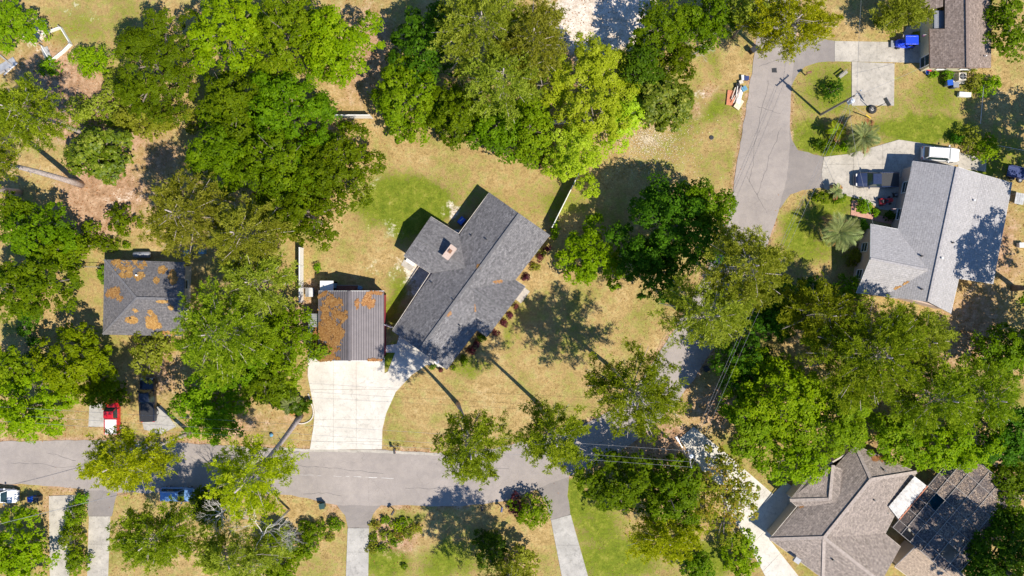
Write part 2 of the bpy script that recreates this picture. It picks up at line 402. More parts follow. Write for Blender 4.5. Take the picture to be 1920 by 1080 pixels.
# ------------------------------------------------------------------ ground sheet
GREEN = [(765,385,78,46,1.7),(800,345,60,30,.5),(900,375,50,30,.45),(700,405,40,25,.35),(738,575,22,60,.8),(730,672,14,22,1.4),(760,440,40,25,.5),
 (1300,215,55,40,.5),(1350,205,40,30,.7),(1250,290,70,60,.35),(1330,330,40,60,.4),(1290,160,40,50,.35),(1390,290,14,90,.7),
 (1560,170,70,70,.75),(1530,260,60,40,.8),(1760,170,60,60,.6),(1730,245,90,28,1.3),(1690,200,50,40,.4),(1575,285,60,12,1.2),(1560,390,60,35,.9),(1500,440,40,60,.9),(1540,470,40,30,.6),
 (1720,70,14,12,1.0),(1700,40,40,20,.6),(1690,330,30,10,.2),(1845,320,30,14,1.2),(1880,300,60,60,.6),
 (1075,930,26,45,1.4),(1120,980,60,60,.8),(1150,1050,90,50,.9),(1330,1060,45,40,.9),(720,1050,50,40,.9),(840,1050,60,40,.8),(760,965,40,14,.6),(690,975,10,30,.7),
 (600,1060,60,30,.35),(630,950,20,18,.3),(150,55,70,50,.5),(250,20,50,30,.4),(125,530,60,35,.3),(215,450,30,20,.4),(1000,380,40,60,.35),(1060,380,60,50,.6),
 (880,690,45,20,.6),(960,620,20,60,.5),(1050,650,90,70,.3),(1000,470,30,30,.5),(1130,620,80,40,.25),(1060,800,40,30,.3),(540,815,25,14,.35),(1440,80,20,40,.3),(1340,110,30,40,.5),(1370,850,24,30,.6)]
STRAW = [(140,190,105,80,1.3),(190,370,100,85,1.2),(100,130,80,60,1.1),(300,300,60,50,.8),(240,250,90,50,.9),(690,110,70,130,.9),(1080,130,90,110,.8),(1090,40,30,50,1.2),
 (1700,690,160,110,.9),(1830,620,90,110,.9),(1880,450,40,120,.9),(1500,600,120,60,.7),(1230,830,90,50,1.2),(1340,760,60,60,.9),(1290,600,60,80,.5),(1660,860,30,25,1.2),
 (240,1000,60,70,.6),(100,950,40,60,.7),(620,965,25,22,.7),(735,1000,60,45,.9),(540,790,40,30,.6),(575,600,25,60,1.0),(590,540,40,20,.9),(1010,900,90,12,.6),(1120,480,70,50,.5),
 (150,790,120,40,.6),(300,700,60,60,.8),(60,680,50,60,.7),(1850,900,90,120,.8),(450,800,120,40,.7),(620,240,60,40,.7),(1330,165,40,20,.7),(1305,200,30,18,.7),(850,1000,30,20,.2)]
PALE = [(790,515,50,50,1.0),(850,400,16,22,.8),(730,430,30,35,.45),(700,500,30,30,.4),(1310,168,25,14,.6),(1080,870,60,10,.4),(830,400,25,20,.4),(60,55,25,30,.9),(150,25,60,20,.4),(700,345,25,25,.4),(1130,35,75,60,2.2),(240,370,60,20,.5),(690,450,40,60,.25),(860,580,14,40,.9),(700,640,5,5,0),(320,800,30,20,.5)]
def mask_of(lst, X, Y):
    out = np.zeros(X.shape)
    for px, py, rx, ry, s in lst:
        cx, cy = W2(px, py); d = ((X - cx) / (rx / S)) ** 2 + ((Y - cy) / (ry / S)) ** 2
        out = np.maximum(out, s * np.exp(-d * .9))
    return out
def axis(lo, hi, st):
    far = np.array([900, 500, 280, 170, 115, 90]); a = np.arange(lo, hi + .01, st)
    return np.concatenate([-far[far > -lo + 3], a, far[far > hi + 3][::-1]])
gx = axis(-76, 76, .45); gy = axis(-46, 46, .45)
GX, GY = np.meshgrid(gx, gy, indexing='ij')
wob = lambda X, Y: (X + 3.0 * (fbm(X, Y, .35, 5) - .5), Y + 3.0 * (fbm(X, Y, .35, 9) - .5))
WX, WY = wob(GX, GY)
mg = mask_of(GREEN, WX, WY); ms = mask_of(STRAW, WX, WY); mp_ = mask_of(PALE, WX, WY)
dr = np.minimum(dist_poly(WP(ROAD_IN), GX, GY), dist_poly(WP(ROAD_OUT), GX, GY))
ms = np.maximum(ms, .8 * np.exp(-(dr / .8) ** 2) * (fbm(GX, GY, .25, 21) > .40))
nx, ny = GX.shape
me = bpy.data.meshes.new('ground')
vv = np.stack([GX, GY, 0.05 * (fbm(GX, GY, .5, 33) - .5) - .03], -1).reshape(-1, 3)
idx = np.arange(nx * ny).reshape(nx, ny)
q = np.stack([idx[:-1, :-1], idx[1:, :-1], idx[1:, 1:], idx[:-1, 1:]], -1).reshape(-1, 4)
me.vertices.add(len(vv)); me.vertices.foreach_set('co', vv.astype('f').ravel())
me.loops.add(q.size); me.loops.foreach_set('vertex_index', q.astype('i').ravel())
me.polygons.add(len(q)); me.polygons.foreach_set('loop_start', np.arange(0, q.size, 4, dtype='i')); me.update(calc_edges=True)
me.polygons.foreach_set('use_smooth', np.ones(len(q), bool))
at = me.attributes.new('cover', 'FLOAT_COLOR', 'POINT')
at.data.foreach_set('color', np.stack([mg, ms, mp_, np.ones_like(mg)], -1).astype('f').ravel())
def groundmat():
    m, nt, b = newmat('lawn_and_soil'); p = coords(nt)
    a = nd(nt, 'Attribute', _attribute_name='cover'); sp = nt.nodes.new('ShaderNodeSeparateColor'); nt.links.new(a.outputs['Color'], sp.inputs[0])
    big = noise(nt, p, .16, 5, .6); med = noise(nt, p, .9, 5, .65); fine = noise(nt, p, 3.2, 5, .75); vf = noise(nt, p, 9, 3, .75)
    dry = ramp(nt, med, [(.30, (.28, .195, .075)), (.5, (.42, .295, .125)), (.70, (.57, .43, .23))])
    grn = ramp(nt, med, [(.3, (.10, .145, .012)), (.55, (.18, .215, .022)), (.75, (.31, .29, .06))])
    soil = ramp(nt, med, [(.3, (.24, .14, .075)), (.5, (.40, .25, .15)), (.72, (.55, .39, .26))])
    pale = ramp(nt, med, [(.3, (.46, .37, .28)), (.6, (.72, .64, .55))])
    def fac(ch, off, k):
        v = math_(nt, 'ADD', sp.outputs[ch], math_(nt, 'MULTIPLY', math_(nt, 'SUBTRACT', fine, .5), .9))
        v = math_(nt, 'ADD', v, math_(nt, 'MULTIPLY', math_(nt, 'SUBTRACT', med, .5), 1.1))
        return math_(nt, 'MULTIPLY', math_(nt, 'SUBTRACT', v, off), k, True)
    bigg = math_(nt, 'MULTIPLY', math_(nt, 'SUBTRACT', math_(nt, 'ADD', big, math_(nt, 'MULTIPLY', math_(nt, 'SUBTRACT', med, .5), 1.0)), .455), 4.5, True)
    c = mixc(nt, bigg, dry, mixc(nt, .68, dry, grn))
    c = mixc(nt, fac(0, .20, 2.4), c, grn); c = mixc(nt, fac(1, .42, 2.4), c, soil); c = mixc(nt, fac(2, .42, 3.0), c, pale)
    c = mixc(nt, .85, c, ramp(nt, fine, [(.3, (.62, .64, .60)), (.5, (1.0, 1.0, 1.0)), (.72, (1.32, 1.3, 1.3))]), 'MULTIPLY')
    c = mixc(nt, .7, c, ramp(nt, vf, [(.3, (.6, .6, .58)), (.7, (1.36, 1.34, 1.33))]), 'MULTIPLY')
    nt.links.new(c, b.inputs['Base Color']); b.inputs['Roughness'].default_value = 1.0; b.inputs['Specular IOR Level'].default_value = .05
    bump(nt, b, fine, .6, .06); return m
tag(link('ground', me, groundmat()), kind='structure')

# road
road = MB().prism(rin + rout, -.06, .012).build('road', ASPH); tag(road, kind='structure')
mk = MB(); line = [(528,888),(580,891),(640,893),(700,895),(738,897)]
lw = rough_line(WP(line), .05, 4, .5)
for i in range(len(lw) - 1):
    if random.Random(i * 7).random() < .72:
        w_ = .012 + .05 * random.Random(i).random() * math.exp(-((i - 20) / 10) ** 2)
        mk.bar((*lw[i], .014), (*lw[i + 1], .014), w_, .006)
mk.build('road_marking', M['trim'], road)
gut = rough_line(smooth_line(WP([(520,838),(580,842.5),(715,843.5),(800,848.5),(870,851),(920,844)])), .05, 9, .6)
gut2 = [(x, y - .28 - .12 * random.Random(i).random()) for i, (x, y) in enumerate(gut)]
MB().prism(gut + gut2[::-1], -.05, .018).build('gutter_strip', CONC2, road)
for i, a in enumerate(APRONS):
    p = rough_line(WP(a) + [W2(*a[0])], .06, 30 + i, .7)[:-1]
    tag(MB().prism(p, -.06, .008 - .0005 * i).build('driveway_apron', ASPH2), kind='structure')
ck = MB(); rk_ = random.Random(12)
for x0, y0, dx, dy, n_ in ((20,868,9,.4,16),(230,905,8,-.6,12),(560,872,9,.5,18),(760,915,8,-.5,14),(640,930,-7,-.2,10),(1440,150,-1.6,9,22),(1400,330,3.5,7,10),(1465,240,-3,8,16),(1420,200,6,1.5,8),(1470,110,-6,2,7),(1100,840,8,-3.5,10),(90,850,7,2,8),(880,885,8,-1,9)):
    x, y = x0, y0; pr_ = W(x, y, .013)
    for _ in range(n_):
        x += dx + rk_.uniform(-2, 2); y += dy + rk_.uniform(-2, 2); q_ = W(x, y, .013); ck.bar(pr_, q_, rk_.uniform(.025, .06), .006); pr_ = q_
ck.build('crack_seal', ASPH2 if False else M['mulch'] if False else plain('tar', (.13, .12, .115), .9), road)
patch = MB().prism(rough_line(WP([(1447,128),(1456,127),(1457,136),(1447,136),(1447,128)]), .03, 3, .3)[:-1], 0, .017).build('tar_patch', M['black'], road)
DRIVE_LABEL = {}
for name, poly, m, joints in DRIVES:
    root = empty('driveway' if name not in ('walk', 'patio', 'step') else {'walk': 'path', 'patio': 'patio', 'step': 'patio'}[name]); tag(root, kind='structure')
    pieces = [WP(poly)]
    for ax, v in joints:
        nxt = []
        if ax == 'x': a, b_, c = 1, 0, W2(v, 0)[0]
        elif ax == 'y': a, b_, c = 0, 1, W2(0, v)[1]
        else:
            a, b_ = .72, -.69; q0 = W2(*v); c = a * q0[0] + b_ * q0[1]
        for pc in pieces:
            for sgn in (1, -1):
                r_ = clip(pc, a * sgn, b_ * sgn, c * sgn - .012)
                if len(r_) >= 3: nxt.append(r_)
        pieces = nxt
    for i, pc in enumerate(pieces):
        MB().prism(pc, -.08, .035 + .004 * (i % 3)).build('slab', m, root)
# ------------------------------------------------------------------ vegetation builders
def unit(v): return v / (np.linalg.norm(v, axis=-1, keepdims=True) + 1e-9)
def leaf_quads(P, N, size, rs, aspect=.62, fold=.18):
    """folded diamond leaves/leaf sprays at P facing N"""
    n = len(P); a = unit(np.cross(N, unit(rs.normal(size=(n, 3))))); b = np.cross(N, a)
    s = size[:, None]
    return np.stack([P - a * s * .5, P + b * s * .5 * aspect - N * s * fold, P + a * s * .5, P - b * s * .5 * aspect - N * s * fold], 1)
def sphere_dirs(n, rs, zmin=-1.0):
    z = rs.uniform(zmin, 1, n); t = rs.uniform(0, 2 * np.pi, n); r = np.sqrt(1 - z * z)
    return np.stack([r * np.cos(t), r * np.sin(t), z], 1)
def broad_crown(rx, ry, depth, seed, dens=120, leaf=.34, lob=1.0, gap=.0):
    """leaf positions for a broadleaf crown, centre of its base plane at the origin; returns quads, tone, lobe centres"""
    rs = np.random.RandomState(seed); rx *= 1.12; ry *= 1.12; rm = math.sqrt(rx * ry)
    Rl = max(.32, min(1.45, rm * .34)) * lob
    nl = max(5, int(1.75 * rx * ry / (Rl * Rl)))
    rr = np.sqrt((np.arange(nl) + .5) / nl); th = np.arange(nl) * 2.39996 + rs.uniform(-.4, .4, nl) + seed
    ph = rs.uniform(0, 6.28, 4); out = 1 + .13 * np.sin(2 * th + ph[0]) + .11 * np.sin(3 * th + ph[1]) + .08 * np.sin(5 * th + ph[2]); out = np.where(rr > .45, out, 1)
    Re = Rl * rs.uniform(.55, 1.25, nl)
    jx = rr * np.cos(th) * np.maximum(rx - Rl * .7, rx * .35) * out * rs.uniform(.86, 1.12, nl); jy = rr * np.sin(th) * np.maximum(ry - Rl * .7, ry * .35) * out * rs.uniform(.86, 1.12, nl)
    zt = depth * (1 - .72 * rr ** 2.2) * rs.uniform(.68, 1.06, nl)
    C = np.stack([jx, jy, np.maximum(zt - Re * .7, .1)], 1)
    C2 = C.copy(); C2[:, 2] = np.maximum(.1, C[:, 2] - depth * .45)       # lower layer
    Call = np.concatenate([C, C2[: nl * 2 // 3]]); Rall = np.concatenate([Re, Re[: nl * 2 // 3] * .95]); NL = len(Call)
    m = 16; sub = sphere_dirs(NL * m, rs, -.25).reshape(NL, m, 3); subs = rs.uniform(.20, .44, (NL, m)); subt = rs.uniform(-.15, .15, (NL, m)) + rs.uniform(-.12, .12, (NL, 1))
    alive = rs.rand(NL, m) > (.12 + gap)
    n = int(dens * math.pi * rx * ry)
    w = Rall ** 2; w[nl:] *= .4; li = rs.choice(NL, n, p=w / w.sum()); si = rs.randint(0, m, n)
    k = alive[li, si]; li, si = li[k], si[k]; n = len(li)
    d = sphere_dirs(n, rs, -.5); rad = rs.uniform(.3, 1, n) ** .5
    P = Call[li] + Rall[li][:, None] * (sub[li, si] * .82 + d * (subs[li, si] * rad)[:, None] * np.array([1.1, 1.1, .6])) * np.array([1, 1, .85])
    Nn = unit(unit(P - Call[li]) * .5 + d * .3 + np.array([0, 0, .75]) + rs.normal(size=(n, 3)) * .36)
    sz = leaf * rs.uniform(.6, 1.4, n)
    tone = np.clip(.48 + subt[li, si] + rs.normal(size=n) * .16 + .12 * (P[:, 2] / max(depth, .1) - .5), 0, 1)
    return leaf_quads(P, Nn, sz, rs), tone, C
def trunk_mesh(base, top, r, limbs, seed, mat_, parent, name='trunk', bend=.4, n=7):
    rr = random.Random(seed); b = MB(); base = Vector(base); top = Vector(top)
    side = Vector((rr.uniform(-1, 1), rr.uniform(-1, 1), 0)) * bend
    pts = []; K = 6
    for i in range(K + 1):
        t = i / K; pts.append(base.lerp(top, t) + side * math.sin(t * math.pi) * .6 + Vector((rr.uniform(-.08, .08), rr.uniform(-.08, .08), 0)) * (0 < i < K))
    b.tube(pts, [r * (1.35 if i == 0 else 1) * (1 - .55 * i / K) for i in range(K + 1)], n)
    for (t0, end, rl) in limbs:
        k = t0 * K; i = min(K - 1, int(k)); st = pts[i].lerp(pts[i + 1], k - i); end = Vector(end)
        mid = st.lerp(end, .5) + Vector((rr.uniform(-.2, .2), rr.uniform(-.2, .2), rr.uniform(-.1, .35))) * (end - st).length * .25
        b.tube([st, mid, end], [rl, rl * .65, rl * .25], 5)
        for _ in range(2):
            e2 = mid.lerp(end, rr.uniform(.3, .9)) + Vector((rr.uniform(-1, 1), rr.uniform(-1, 1), rr.uniform(0, .7))) * (end - st).length * .28
            b.tube([mid, e2], [rl * .4, rl * .12], 4)
    return b.build(name, mat_, parent, smooth=True)
UID = [100]
def broad_tree(px, py, rx, ry, ztop, leafk, label, depth=None, base=None, dens=138, leaf=.29, name='broadleaf_tree', cat='tree', group=None, gap=0.0, lob=1.0, rot=0, trunk_r=None):
    UID[0] += 7; sd_ = UID[0]
    rm = math.sqrt(rx * ry) / S
    depth = depth or min(ztop * .62, rm * 1.15); zb = ztop - depth; zc = zb + depth * .5
    c = W(px, py, zc); k = (H - zc) / H / S; rx, ry = rx * k, ry * k
    b0 = W(*base) if base else Vector((c.x * 1.0, c.y, 0))
    root = empty(name, (b0.x, b0.y, 0), 0, label, cat, group)
    V, tone, C = broad_crown(rx, ry, depth, sd_, dens, leaf, lob, gap)
    off = np.array([c.x - b0.x, c.y - b0.y, zb])
    if rot:
        ca, sa = math.cos(rot), math.sin(rot); V = V @ np.array([[ca, sa, 0], [-sa, ca, 0], [0, 0, 1]])
        C = C @ np.array([[ca, sa, 0], [-sa, ca, 0], [0, 0, 1]])
    V = V + off; V[..., 2] = np.maximum(V[..., 2], .05)
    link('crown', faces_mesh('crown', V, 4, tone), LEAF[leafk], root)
    tr = trunk_r or max(.05, min(.36, rm * .055))
    rr = random.Random(sd_); sel = rr.sample(range(len(C)), min(len(C), 9))
    limbs = [(rr.uniform(.5, .98), Vector(C[i] + off) + Vector((0, 0, .1)), tr * rr.uniform(.35, .6)) for i in sel]
    trunk_mesh((0, 0, -.1), (off[0] * .9, off[1] * .9, zb + depth * .45), tr, limbs, sd_, BARK, root, 'trunk')
    return root
def shrub(px, py, rx, ry, ztop, leafk, label, name='shrub', cat='shrub', group=None, leaf=.2, dens=190, **kw):
    return broad_tree(px, py, rx, ry, ztop, leafk, label, depth=ztop * .9, dens=dens, leaf=leaf, name=name, cat=cat, group=group, **kw)
def pine_tree(px, py, rx, ry, ztop, leafk, label, base=None, depth=None, nb=None, dens=1.0, name='pine_tree', group='tall pines', trunk_r=.26, seed=None, needle=.42):
    UID[0] += 7; sd_ = seed or UID[0]; rs = np.random.RandomState(sd_); rr = random.Random(sd_)
    depth = depth or min(ztop * .48, 8.0); zb = ztop - depth; zc = zb + depth * .5
    c = W(px, py, zc); k = (H - zc) / H / S * 1.08; rx, ry = rx * k, ry * k
    b0 = W(*base) if base else Vector((c.x, c.y, 0))
    root = empty(name, (b0.x, b0.y, 0), 0, label, 'tree', group)
    off = Vector((c.x - b0.x, c.y - b0.y, 0)); top = Vector((off.x, off.y, ztop - .3))
    nb = int((nb or (26 + 1.1 * rx * ry)) * .86)
    cl = []; limbs = []
    for i in range(nb):
        t = (i + .5) / nb; az = i * 2.39996 + rr.uniform(-.4, .4); ext = math.sqrt(max(.05, 1 - t ** 1.7)) * rr.uniform(.72, 1.04)
        ln = Vector((math.cos(az) * rx * ext, math.sin(az) * ry * ext, 0)); z0 = zb + depth * (t * .82); rise = rr.uniform(.0, .22) * ln.length + .3
        stp = Vector((off.x * z0 / ztop, off.y * z0 / ztop, z0)); end = Vector((off.x, off.y, z0 + rise)) + ln
        limbs.append((stp, end, .03 + .012 * ln.length))
        nc = max(2, int(ln.length * 1.45))
        sidev = Vector((-math.sin(az), math.cos(az), 0)); fw = ln.normalized()
        for j in range(nc):
            u = .35 + .65 * (j + rr.random()) / nc; sd2 = rr.uniform(-1, 1) * (.35 + .26 * ln.length * u)
            p = stp.lerp(end, u) + sidev * sd2 * .85 + Vector((0, 0, rr.uniform(-.2, .35)))
            cl.append((*p, *(fw + sidev * sd2 * .45).normalized()))
    cl = np.array(cl); cdir = cl[:, 3:]; cl = cl[:, :3]; nc = len(cl)
    per = max(4, int(12 * dens))
    ci = np.repeat(np.arange(nc), per); n = len(ci)
    ctone = rs.uniform(-.24, .24, nc); cr = rs.uniform(.42, .85, nc)
    T = cl[ci] + sphere_dirs(n, rs, -.4) * (cr[ci] * rs.uniform(.2, 1, n) ** .5)[:, None] * np.array([.72, .72, .36]) + cdir[ci] * (cr[ci] * rs.uniform(-.7, .9, n))[:, None]
    ax = unit(cdir[ci] * .5 + unit(T - cl[ci]) * .3 + np.array([0, 0, .65]) + rs.normal(size=(n, 3)) * .3)
    kk = 8; ti = np.repeat(np.arange(n), kk); m = len(ti)
    D = unit(ax[ti] * .6 + rs.normal(size=(m, 3)) * .6 + np.array([0, 0, .15]))
    L = needle * rs.uniform(.6, 1.2, m)[:, None]
    sv = unit(np.cross(D, np.array([0, 0, 1.]) + rs.normal(size=(m, 3)) * .5)) * (.032 + .02 * rs.rand(m))[:, None]
    Pm = T[ti]
    V = np.stack([Pm - sv * .5, Pm + D * L * .6 + sv, Pm + D * L, Pm + D * L * .6 - sv], 1)
    tone = np.clip(.5 + ctone[ci][ti] + rs.normal(size=n)[ti] * .12 + rs.normal(size=m) * .12, 0, 1)
    link('crown', faces_mesh('crown', V, 4, tone), LEAF[leafk], root)
    b = MB(); pts = []
    bend = Vector((rr.uniform(-1, 1), rr.uniform(-1, 1), 0)) * .35
    for i in range(9):
        t = i / 8; pts.append(Vector((0, 0, -.1)).lerp(top, t) + bend * math.sin(t * 3.1))
    b.tube(pts, [trunk_r * (1.3 if i == 0 else 1) * (1 - .75 * (i / 8) ** 1.3) for i in range(9)], 8)
    for s_, e_, r_ in limbs:
        mid = s_.lerp(e_, .5) + Vector((rr.uniform(-.2, .2), rr.uniform(-.2, .2), -.15))
        b.tube([s_, mid, e_], [r_, r_ * .6, r_ * .2], 4)
    for _ in range(6):
        z0 = rr.uniform(.45, .9) * zb; a = rr.uniform(0, 6.28); p = Vector((off.x * z0 / ztop, off.y * z0 / ztop, z0)) + bend * math.sin(z0 / ztop * 3.1)
        b.tube([p, p + Vector((math.cos(a), math.sin(a), .2)) * rr.uniform(.4, 1.3)], [.04, .01], 4)
    b.build('trunk', BARKP, root, smooth=True)
    return root
def dead_tree(px, py, ztop, reach, label, name='bare_tree', seed=5):
    rr = random.Random(seed); c = W(px, py, ztop * .7); root = empty(name, (c.x, c.y, 0), 0, label, 'tree')
    b = MB(); bl = MB()
    def grow(bb, p, d, L, r, depth):
        e = p + d * L; m_ = p.lerp(e, .5) + Vector((rr.uniform(-1, 1), rr.uniform(-1, 1), rr.uniform(-.4, .4))) * L * .1
        bb.tube([p, m_, e], [r, r * .8, r * .55], 5 if r > .04 else 3)
        if depth == 0: return
        for _ in range(rr.choice((2, 3, 3))):
            nd_ = (d + Vector((rr.uniform(-1, 1), rr.uniform(-1, 1), rr.uniform(-.35, .45))) * .8).normalized()
            grow(bl, p.lerp(e, rr.uniform(.55, 1)), nd_, L * rr.uniform(.55, .8), r * .55, depth - 1)
    b.tube([(0, 0, -.1), (.1, .1, ztop * .35), (0, .1, ztop * .74)], [.16, .12, .08], 7)
    for k in range(9):
        a = k * 2.4; grow(bl, Vector((0, .1, ztop * rr.uniform(.5, .72))), Vector((math.cos(a), math.sin(a), .6)).normalized(), reach * .34, .06, 4)
    b.build('trunk', DEAD, root, smooth=True); bl.build('branches', DEAD, root); return root
def palm(px, py, zt, flen, nf, label, seed, leafk='palm'):
    c = W(px, py, zt); root = empty('palm', (c.x, c.y, 0), 0, label, 'palm', 'palms'); rs = np.random.RandomState(seed); rr = random.Random(seed)
    b = MB(); b.tube([(0, 0, -.1), (.03, .02, zt * .5), (0, 0, zt)], [.26, .2, .17], 9); b.build('trunk', BARKP, root, smooth=True)
    # one frond along +x, arching, with leaflets
    Q = []; tn = []; K = 26
    def pt(u): return np.array([flen * (u - .12 * u * u), 0, flen * (.55 * u - .72 * u * u)])
    for i in range(10):
        a, d = pt(i / 10), pt((i + 1) / 10); w = np.array([0, .035 * (1 - i / 12), 0]); Q.append([a - w, d - w, d + w, a + w]); tn.append(.7)
    for i in range(K):
        u = .12 + .86 * i / K; p = pt(u); l = flen * .36 * math.sin(math.pi * (.18 + .78 * u)) ** .8
        for sg in (-1, 1):
            d = np.array([.75, sg * .75, .12 - .35 * u]); d /= np.linalg.norm(d); tip = p + d * l; w = np.array([.026, -sg * .012, 0])
            mid = p + d * l * .5 + np.array([0, 0, .06]); Q.append([p - w * .6, mid - w, tip, mid + w]); tn.append(rr.uniform(.25, .9))
    fm = faces_mesh('frond', np.array(Q), 4, np.array(tn)); fm.materials.append(LEAF[leafk])
    for i in range(nf):
        o = bpy.data.objects.new('frond', fm); COL.objects.link(o); o.parent = root
        o.location = (0, 0, zt - .05); el = -R(38) * (1 - i / nf) ** .8 * -1
        o.rotation_euler = (R(rr.uniform(-25, 25)), R(rr.uniform(-14, 14)) + R(62) * ((1 - i / nf) - .72), i * 2.39996 + rr.uniform(-.3, .3)); sc = rr.uniform(.65, 1.15); o.scale = (sc, sc, sc)
        if i < 4: o.material_slots[0].link = 'OBJECT'; o.material_slots[0].material = LEAF['dry']
    return root

# ------------------------------------------------------------------ trees and shrubs
bt, pt_, sh = broad_tree, pine_tree, shrub
# top left wood
bt(15,40,48,52,6,'mid','dense yellow-green tree at the top left corner of the yard')
bt(285,118,78,112,12,'fine','dense fine-leaved green tree right of the white raised bed', leaf=.22, dens=230)
bt(425,60,82,82,12.5,'maple','bright loose-leaved tree between the fine-leaved tree and the top middle trees')
bt(530,60,75,80,12,'mid','green tree at the top edge, second left of the dark ground gap')
bt(620,75,75,80,11.5,'maple','bright green tree bordering the dark shaded ground gap')
bt(440,190,85,72,11.5,'oak','oak south of the bright loose-leaved tree, upper half of the oak grove')
bt(545,205,90,85,12.5,'oak','tallest oak of the left grove, beside the dark ground gap')
bt(420,280,85,75,11,'oak','oak on the left rim of the grove, above the magnolia shadow')
bt(520,310,95,80,12,'oak','oak in the middle of the left grove')
bt(630,310,80,78,11,'oak','oak on the right rim of the grove, overhanging the back lawn')
bt(560,395,85,60,10,'oak','lowest oak of the grove, beside the white side fence')
sh(172,108,50,26,3.6,'maple','bright shrub just below the white raised bed')
sh(222,160,48,30,3.6,'olive','olive shrub between raised bed and fine-leaved tree', leaf=.26, dens=110)
sh(180,205,56,32,3.2,'olive','sprawling olive shrub above the magnolia', leaf=.26, dens=110)
sh(280,218,72,34,4,'olive','yellowish thicket at the foot of the fine-leaved tree', leaf=.28, dens=110)
sh(90,125,24,16,1.6,'mid','small low bush beside the scrap boards')
bt(180,284,66,52,7,'magn','round glossy magnolia with pale leaf glints', leaf=.42, dens=95)
pt_(42,212,66,70,18,'pineg','pine at the left edge above the bare leaning trunk')
pt_(-75,292,70,70,21,'pineg','pine whose long bare trunk leans out past the left edge', base=(152,346), trunk_r=.40)
pt_(-95,356,60,50,20,'pineg','pine with a short bare trunk at the left edge', base=(36,361), trunk_r=.38)
bt(12,388,42,26,8,'oak','low oak at the left edge below the leaning trunks')
bt(60,430,72,62,9,'oak','oak left of the leafy hedge')
bt(48,535,72,70,9.5,'oak','broad oak at the left edge beside the small lawn')
bt(105,470,40,40,7,'mid','small tree between the two left oaks and the hedge')
pt_(340,400,82,80,17,'pine','grey-green pine above the slate-roofed house')
pt_(455,440,75,70,16,'pine','grey-green pine right of the blue bins')
pt_(480,530,75,65,15,'pine','pine beside the white side fence, left of the garage')
pt_(405,625,88,100,18,'pineg','large pine overhanging the right end of the slate roof', nb=62)
bt(520,660,66,85,9,'mid','broad green tree along the lean-to of the garage')
bt(495,725,55,42,9,'oak','tree below the lean-to, left of the pale driveway')
bt(385,760,88,66,9,'mid','tree overhanging the black pickup', gap=.15)
bt(440,690,60,50,10,'oak','tree between the large pine and the black pickup')
bt(130,690,76,72,9,'maple','bright maple above the red pickup')
bt(40,765,78,70,10,'maple','bright maple at the left edge beside the road')
bt(190,735,40,32,5,'oak','small round tree beside the red pickup')
bt(15,690,36,40,8,'mid','green tree squeezed between the two maples and the left edge')
bt(276,665,42,42,5.5,'olive','small olive tree at the front of the slate-roofed house', gap=.2)
sh(50,600,22,80,2.4,'dark','dark hedge strip below the left oak')
for i, (x, y, r, z, lb) in enumerate([(225,410,28,2.8,'spiky bush, the larger of two above the hedge'), (167,428,18,2.2,'spiky bush, the smaller of two above the hedge')]):
    sh(x, y, r, r * 1.1, z, 'hedge', lb, gap=.35, leaf=.26)
sh(165,458,58,17,2.2,'hedge','clipped leafy hedge left of the slate-roofed house', name='hedge', cat='hedge')
sh(236,460,10,8,.9,'hedge','small round bush at the end of the leafy hedge')
sh(190,515,10,18,1.6,'hedge','narrow bush against the left wall of the slate-roofed house')
# bottom left
pt_(230,868,84,66,20,'piney','yellow-green pine standing over the road', nb=58)
pt_(465,905,84,84,20,'piney','yellow-green pine with a thick trunk leaning over the road', base=(563,779), trunk_r=.36, nb=46)
pt_(288,1012,88,68,15,'pineg','dark pine below the parked blue-grey car', nb=60)
pt_(452,1045,88,52,15,'pine','pine at the bottom edge beside the bare tree', base=(405,985))
dead_tree(493,1005, 14, 7.0, 'leafless grey tree above the bottom pines', seed=11)
dead_tree(408,968, 12, 4.2, 'leafless grey tree beside the green bottom pine', seed=23)
bt(525,1050,50,60,5,'mid','leafy tree under the leafless grey tree')
bt(390,958,34,50,4.5,'oak','dark hedge tree right of the blue-grey car')
bt(30,1035,48,72,6,'maple','large bushy tree in the bottom left corner')
for x, y, r, z, lb in [(151,936,13,1.6,'small shrub at the head of the row between the two left drives'), (137,968,22,2.6,'shrub second in the row between the two left drives'),
   (128,1010,24,3,'shrub third in the row between the two left drives'), (142,1058,26,3,'shrub at the bottom of the row between the two left drives')]:
    sh(x, y, r, r * 1.1, z, 'mid', lb, group='shrub row between the left drives')
sh(585,1000,26,24,2.2,'hedge','larger clipped bush left of the centre drive'); sh(578,1025,17,20,2,'hedge','bush joined below the larger clipped bush')
sh(627,985,15,15,1.5,'hedge','small round bush left of the centre drive'); sh(618,1008,11,9,.8,'olive','low bush beside the small round bush')
rr = random.Random(4)
bedpos = [(705,985,'rust'),(722,975,'hedge'),(744,987,'maple'),(757,980,'hedge'),(700,1010,'hedge'),(725,1005,'olive'),(748,1005,'rust'),(765,1000,'olive'),(715,1030,'hedge'),(780,990,'rust'),(740,1018,'hedge'),(696,1030,'olive')]
words = ['rusty shrub at the top left of the flower bed','green shrub at the top of the flower bed','brightest green shrub in the flower bed','green shrub right of the brightest one in the flower bed',
 'green shrub at the left rim of the flower bed','olive shrub in the middle of the flower bed','rusty shrub in the middle of the flower bed','olive shrub toward the right of the flower bed','green shrub at the bottom of the flower bed',
 'rusty shrub at the right tip of the flower bed','green shrub low in the middle of the flower bed','olive shrub at the bottom left corner of the flower bed']
for (x, y, k), lb in zip(bedpos, words):
    sh(x, y, rr.uniform(10, 16), rr.uniform(9, 14), rr.uniform(.6, 1.2), k, lb, group='flower bed shrubs', gap=.25)
